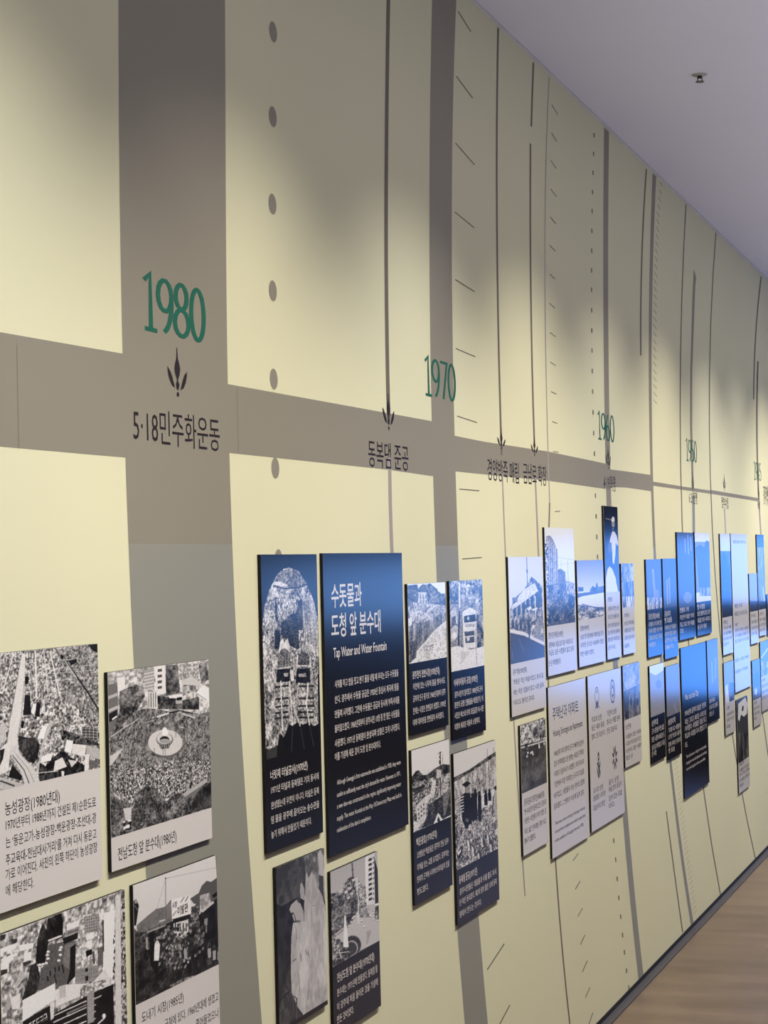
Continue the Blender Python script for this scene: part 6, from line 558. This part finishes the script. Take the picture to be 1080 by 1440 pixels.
[34,[9.4715,9.7693,0.7072,1.0504],0.8582,"light","small board below the narrow dark figure board",[["극장",9.5142,9.6074,0.824,0.0166,"title"],["시민들이 함께 모인",9.5149,9.7455,0.7933,0.0166,"body"],["극장과 거리의 옛",9.51,9.7471,0.7677,0.0166,"body"],["모습",9.5043,9.6125,0.7378,0.0166,"body"]],[["F",0.55],["N",[-31137,-10356,-160207,403992,38977,151573,-31028,2438],0.35,0.7,8,8,1,1.0,1055],["P",[94,572,318,541,425,871,476,1054,41,1005],0.95],["N",[542,528,1297,602,1228,1140,476,1054],0.2,0.5,10,20,1,1.0,1057]]],
[35,[9.8325,10.1974,0.3926,0.8487],0.5392,"light","lowest board on the far right, white hat over dark trees in its photo",[["독립운동",9.8571,10.025,0.5218,0.0188,"title"],["학생들이 걷던 숲과",9.8606,10.1947,0.4922,0.0171,"body"],["언덕 그리고 모자를",9.8563,10.195,0.4707,0.0171,"body"],["쓴 사람의 사진으로",9.8508,10.194,0.4434,0.017,"body"],["전한다",9.8453,9.9869,0.4162,0.017,"body"]],[["F",0.3],["N",[-26404,-7080,-131751,250135,30824,93440,-26315,862],0.15,0.35,20,30,1,1.0,1086],["P",[-331,-141,1287,-11,1256,163,-358,24],0.35],["P",[139,67,803,20,985,140,891,294,619,315,365,257,220,346,97,312],0.92],["P",[518,132,440,205,568,220,647,147],0.15],["N",[-431,461,1518,660,1414,1240,-521,1003],0.15,0.5,24,8,1,1.0,1090]]],
[36,[10.3996,10.686,0.6671,1.0121],0.8069,"light","small narrow board hanging beside the rightmost lower board",[["농장",10.4205,10.5314,0.7813,0.0181,"title"],["들판과 작은",10.4199,10.6227,0.7537,0.0167,"body"],["농장의 모습",10.4141,10.6246,0.7266,0.0166,"body"],["이다",10.4088,10.5012,0.7013,0.0166,"body"]],[["F",0.4],["N",[-35628,-9883,-169875,378110,37299,141746,-35514,2096],0.25,0.6,8,8,1,1.0,1117],["P",[561,812,547,839,518,861,474,877,422,885,365,884,310,874,261,857,225,833,203,806,198,778,211,751,240,729,283,713,335,705,392,705,448,715,496,732,534,756,556,783],0.8],["P",[168,379,730,316,1086,455,1043,728,127,645],0.3]]],
[37,[10.7166,11.27,0.7238,1.0949],0.9106,"light","rightmost lower board, cut off by the right edge of the photo",[["새 거리",10.7347,10.866,0.8793,0.0187,"title"],["넓어진 도로와",10.7336,10.9709,0.8491,0.0172,"body"],["건물이 보이는",10.7267,10.9721,0.8173,0.0172,"body"],["사진이다 이곳",10.7198,10.9733,0.7856,0.0171,"body"]],[["F",0.45],["N",[-19008,-10553,-88471,421364,18727,158241,-18949,2783],0.3,0.65,8,8,1,1.0,1148],["P",[114,474,587,273,505,237,35,438],0.8],["N",[18,550,621,646,590,1064,-11,956],0.3,0.8,20,8,1,1.0,1150]]],
[38,[11.02,11.33,1.1218,1.3437],1.1736,"dark","small dark board at the very right edge of the photo",[],[["F",0.3],["N",[-34910,-9973,-158913,458067,32451,172938,-34805,4478],0.2,0.5,8,8,1,1.0,1179]]]
]
EMB = [[6.7056,1.0809,0.0409],[6.9609,1.0876,0.0449],[6.7042,0.8523,0.0454],[6.969,0.8519,0.0471]]
def img_size(x0, x1, z0, z1):
    # sampling finer for boards near the viewer
    d = max(2.6, (x0+x1)/2)*0.95+0.45; ppm = 2800.0/d
    h = int(min(430, max(60, (z1-z0)*ppm*1.5))); wpx = (x1-x0)*ppm*D/d
    return int(min(400, max(50, wpx*1.8))), h
KINDS = (('title', 'title_lettering', 0.014), ('subtitle', 'subtitle_lettering', 0.012), ('body', 'text_lettering', 0.008), ('sign', 'sign_lettering', 0.02))
def weight(tone, blk):
    if tone == 'light' and blk != 'sign': return 0.0
    return {a: c for a, b, c in KINDS}[blk]
for wt_ in set(weight(p[3], t[5]) for p in PANELS for t in p[5]):
    typeset([t[0] for p in PANELS for t in p[5] if weight(p[3], t[5]) == wt_], wt_)
for k, (x0, x1, z0, z1), zp, tone, label, text, ops in PANELS:
    root = bpy.data.objects.new('exhibit_board', None); root.empty_display_size = 0.05; link(root)
    root.location = (x0, 0, z0)
    tag(root, label, 'exhibit board', 'exhibit boards of the timeline wall')
    P0 = Matrix.Translation((-x0, 0, -z0))
    class Holder: pass
    kids = []
    b = box('board_core', x0, x1, -FRONT+0.0006, -0.0002, z0, z1, M['core'], bev=0.0004); kids.append(b)
    f = box('printed_face', x0+0.0001, x1-0.0001, -FRONT, -FRONT+0.0006, z0+0.0001, z1-0.0001, M[tone]); kids.append(f)
    if zp is not None: kids.append(photograph(x0+0.0002, x1-0.0002, max(zp, z0+0.001), z1-0.0002, ops, None, img_size(x0, x1, zp, z1)))
    ink = M['txt_white'] if tone == 'dark' else M['txt_black']
    for blk, nm, w_ in KINDS:
        ls = [t[:5] for t in text if t[5] == blk]; off = weight(tone, blk); cl = []
        for t in ls:
            if cl and abs(cl[-1][-1][1]-t[1]) < 0.05 and cl[-1][-1][3]-t[3] < 2.6*t[4] or (cl and abs(cl[-1][-1][2]-t[2]) < 0.02 and cl[-1][-1][3]-t[3] < 2.6*t[4]): cl[-1].append(t)
            else: cl.append([t])
        for c_ in cl: kids.append(lettering(nm, c_, FRONT+0.00025, M['txt_black'] if blk == 'sign' else ink, None, off))
    if k == 20:
        for e, (ex, ez, eh) in enumerate(EMB):
            V, F = [], []
            def add(poly):
                o = len(V); V.extend((ex+p[0]*eh, -FRONT-0.00025, ez+p[1]*eh) for p in poly); F.append(tuple(range(o, o+len(poly))))
            def ring(cx, cy, ro, ri, a0=0, a1=360, n=24, sy=1.0):
                for i in range(n):
                    t0 = math.radians(a0+(a1-a0)*i/n); t1 = math.radians(a0+(a1-a0)*(i+1)/n)
                    add([(cx+ri*math.cos(t0), cy+ri*sy*math.sin(t0)), (cx+ro*math.cos(t0), cy+ro*sy*math.sin(t0)), (cx+ro*math.cos(t1), cy+ro*sy*math.sin(t1)), (cx+ri*math.cos(t1), cy+ri*sy*math.sin(t1))])
            if e == 0:      # ring opened by a bird shape below
                ring(0, 0.15, 0.80, 0.70, -60, 240); add([(-0.5,-0.45),(0,-0.15),(0.5,-0.45),(0.3,-0.75),(0,-0.9),(-0.3,-0.75)]); add([(-0.95,-0.95),(-0.5,-0.6),(-0.4,-0.72)]); add([(0.95,-0.95),(0.5,-0.6),(0.4,-0.72)]); add([(-0.3,0.7),(0,0.35),(0.3,0.7),(0.2,0.72),(0,0.5),(-0.2,0.72)])
            elif e == 1:    # wheel with rays
                ring(0, 0, 0.95, 0.80); ring(0, 0, 0.45, 0.30)
                for q in range(16):
                    t = q*math.pi/8; add([(0.5*math.cos(t-0.1), 0.5*math.sin(t-0.1)), (0.76*math.cos(t), 0.76*math.sin(t)), (0.5*math.cos(t+0.1), 0.5*math.sin(t+0.1))])
            elif e == 2:    # flame above crossed leaves
                ring(0, 0.62, 0.28, 0.10, sy=1.3); add([(-0.18,0.85),(0,1.05),(0.18,0.85)]); add([(-0.6,0.2),(-0.1,0.3),(0.55,-0.6),(0.3,-0.95),(-0.2,-0.2)]); add([(0.6,0.2),(0.35,0.25),(0.15,-0.05),(0.35,-0.3)]); add([(-0.6,0.0),(-0.2,-0.4),(0.15,-0.9),(-0.2,-1.0),(-0.5,-0.6)])
            else:           # flower of eight leaves
                for q in range(8):
                    t = q*math.pi/4+math.pi/8; c_, s_ = math.cos(t), math.sin(t)
                    add([(u*c_-v*s_, u*s_+v*c_) for u, v in ((0.2,0),(0.5,-0.17),(0.8,-0.12),(1.0,0),(0.8,0.12),(0.5,0.17))])
            me = bpy.data.meshes.new('printed_emblem'); me.from_pydata(V, [], F); me.update(); kids.append(obj('printed_emblem', me, M['emblem']))
    for c in kids:
        c.data.transform(P0); c.parent = root

# ------------------------------------------------------------------ sprinkler on the ceiling
sx_, sn_ = [6.507,0.454]
spr = bpy.data.objects.new('ceiling_sprinkler', None); link(spr); spr.scale = (0.7, 0.7, 0.55); spr.location = (sx_, -sn_, ZC)
tag(spr, 'small dark fire sprinkler head with pale round plate on the grey ceiling', 'sprinkler')
def lathe(name, prof, m, parent, loc=(0, 0, 0), n=24):
    bm = bmesh.new(); rings = []
    for r, z in prof: rings.append([bm.verts.new((r*math.cos(2*math.pi*i/n), r*math.sin(2*math.pi*i/n), z)) for i in range(n)])
    for A, B in zip(rings, rings[1:]):
        for i in range(n): bm.faces.new((A[i], A[(i+1) % n], B[(i+1) % n], B[i]))
    bm.faces.new(rings[0][::-1]); bm.faces.new(rings[-1])
    bmesh.ops.recalc_face_normals(bm, faces=bm.faces[:])
    me = bpy.data.meshes.new(name); bm.to_mesh(me); bm.free(); return obj(name, me, m, parent, loc)
lathe('cover_plate', [(0.036, 0.0), (0.036, -0.003), (0.030, -0.007), (0.013, -0.009)], M['plate'], spr)
lathe('sprinkler_body', [(0.010, -0.008), (0.012, -0.016), (0.008, -0.022), (0.004, -0.024)], M['metal'], spr)
for a in (0, math.pi):
    box('frame_arm', -0.0025, 0.0025, 0.008, 0.012, -0.042, -0.014, M['metal'], spr).rotation_euler = (0, 0, a)
lathe('deflector', [(0.020, -0.042), (0.021, -0.0435), (0.020, -0.045), (0.004, -0.047)], M['metal'], spr)

# ------------------------------------------------------------------ wall-washer lamps and track
tr = bpy.data.objects.new('ceiling_track', None); link(tr); tr.location = (S0, -SPOT_N, ZC)
tag(tr, 'black lighting track on the ceiling along the timeline wall', 'lighting track')
box('rail', 0, 14.6, -0.017, 0.017, -0.03, 0.0, M['core'], tr)
for o in lamps:
    h = bpy.data.objects.new('track_spotlight', None); link(h); h.location = (o.location.x, -SPOT_N, ZC-0.03)
    tag(h, 'black track spotlight washing the timeline wall', 'spotlight', 'spotlights along the ceiling track')
    lathe('lamp_stem', [(0.008, 0.0), (0.008, -0.05)], M['core'], h)
    q = o.rotation_euler.to_matrix().to_4x4()
    can = lathe('lamp_can', [(0.030, 0.085), (0.034, 0.08), (0.034, 0.006), (0.030, 0.004)], M['core'], h, (0, 0, -0.11))
    can.rotation_euler = o.rotation_euler

# ------------------------------------------------------------------ blue projection screens at the far end of the hall
def screen(y0, y1, z0, z1, label, m):
    s = bpy.data.objects.new('projection_screen', None); link(s); s.location = (S1-0.005, (y0+y1)/2, z0)
    tag(s, label, 'screen'); hw = (y1-y0)/2; H = z1-z0
    box('glowing_picture', -0.03, -0.025, -hw, hw, 0, H, m, s)
    box('screen_frame', -0.025, 0.0, -hw-0.02, hw+0.02, -0.02, H+0.02, M['core'], s)
screen(-2.35, -0.25, EYE-0.33, EYE+0.17, 'bright blue glowing screen, upper one nearest the timeline wall', M['screen'])
screen(-4.8, -2.45, EYE-0.42, EYE+0.05, 'dim violet blue glowing screen further from the timeline wall', M['screen_dim'])
screen(-2.3, -0.25, EYE-1.02, EYE-0.56, 'bright blue glowing screen, lower one nearest the timeline wall', M['screen'])
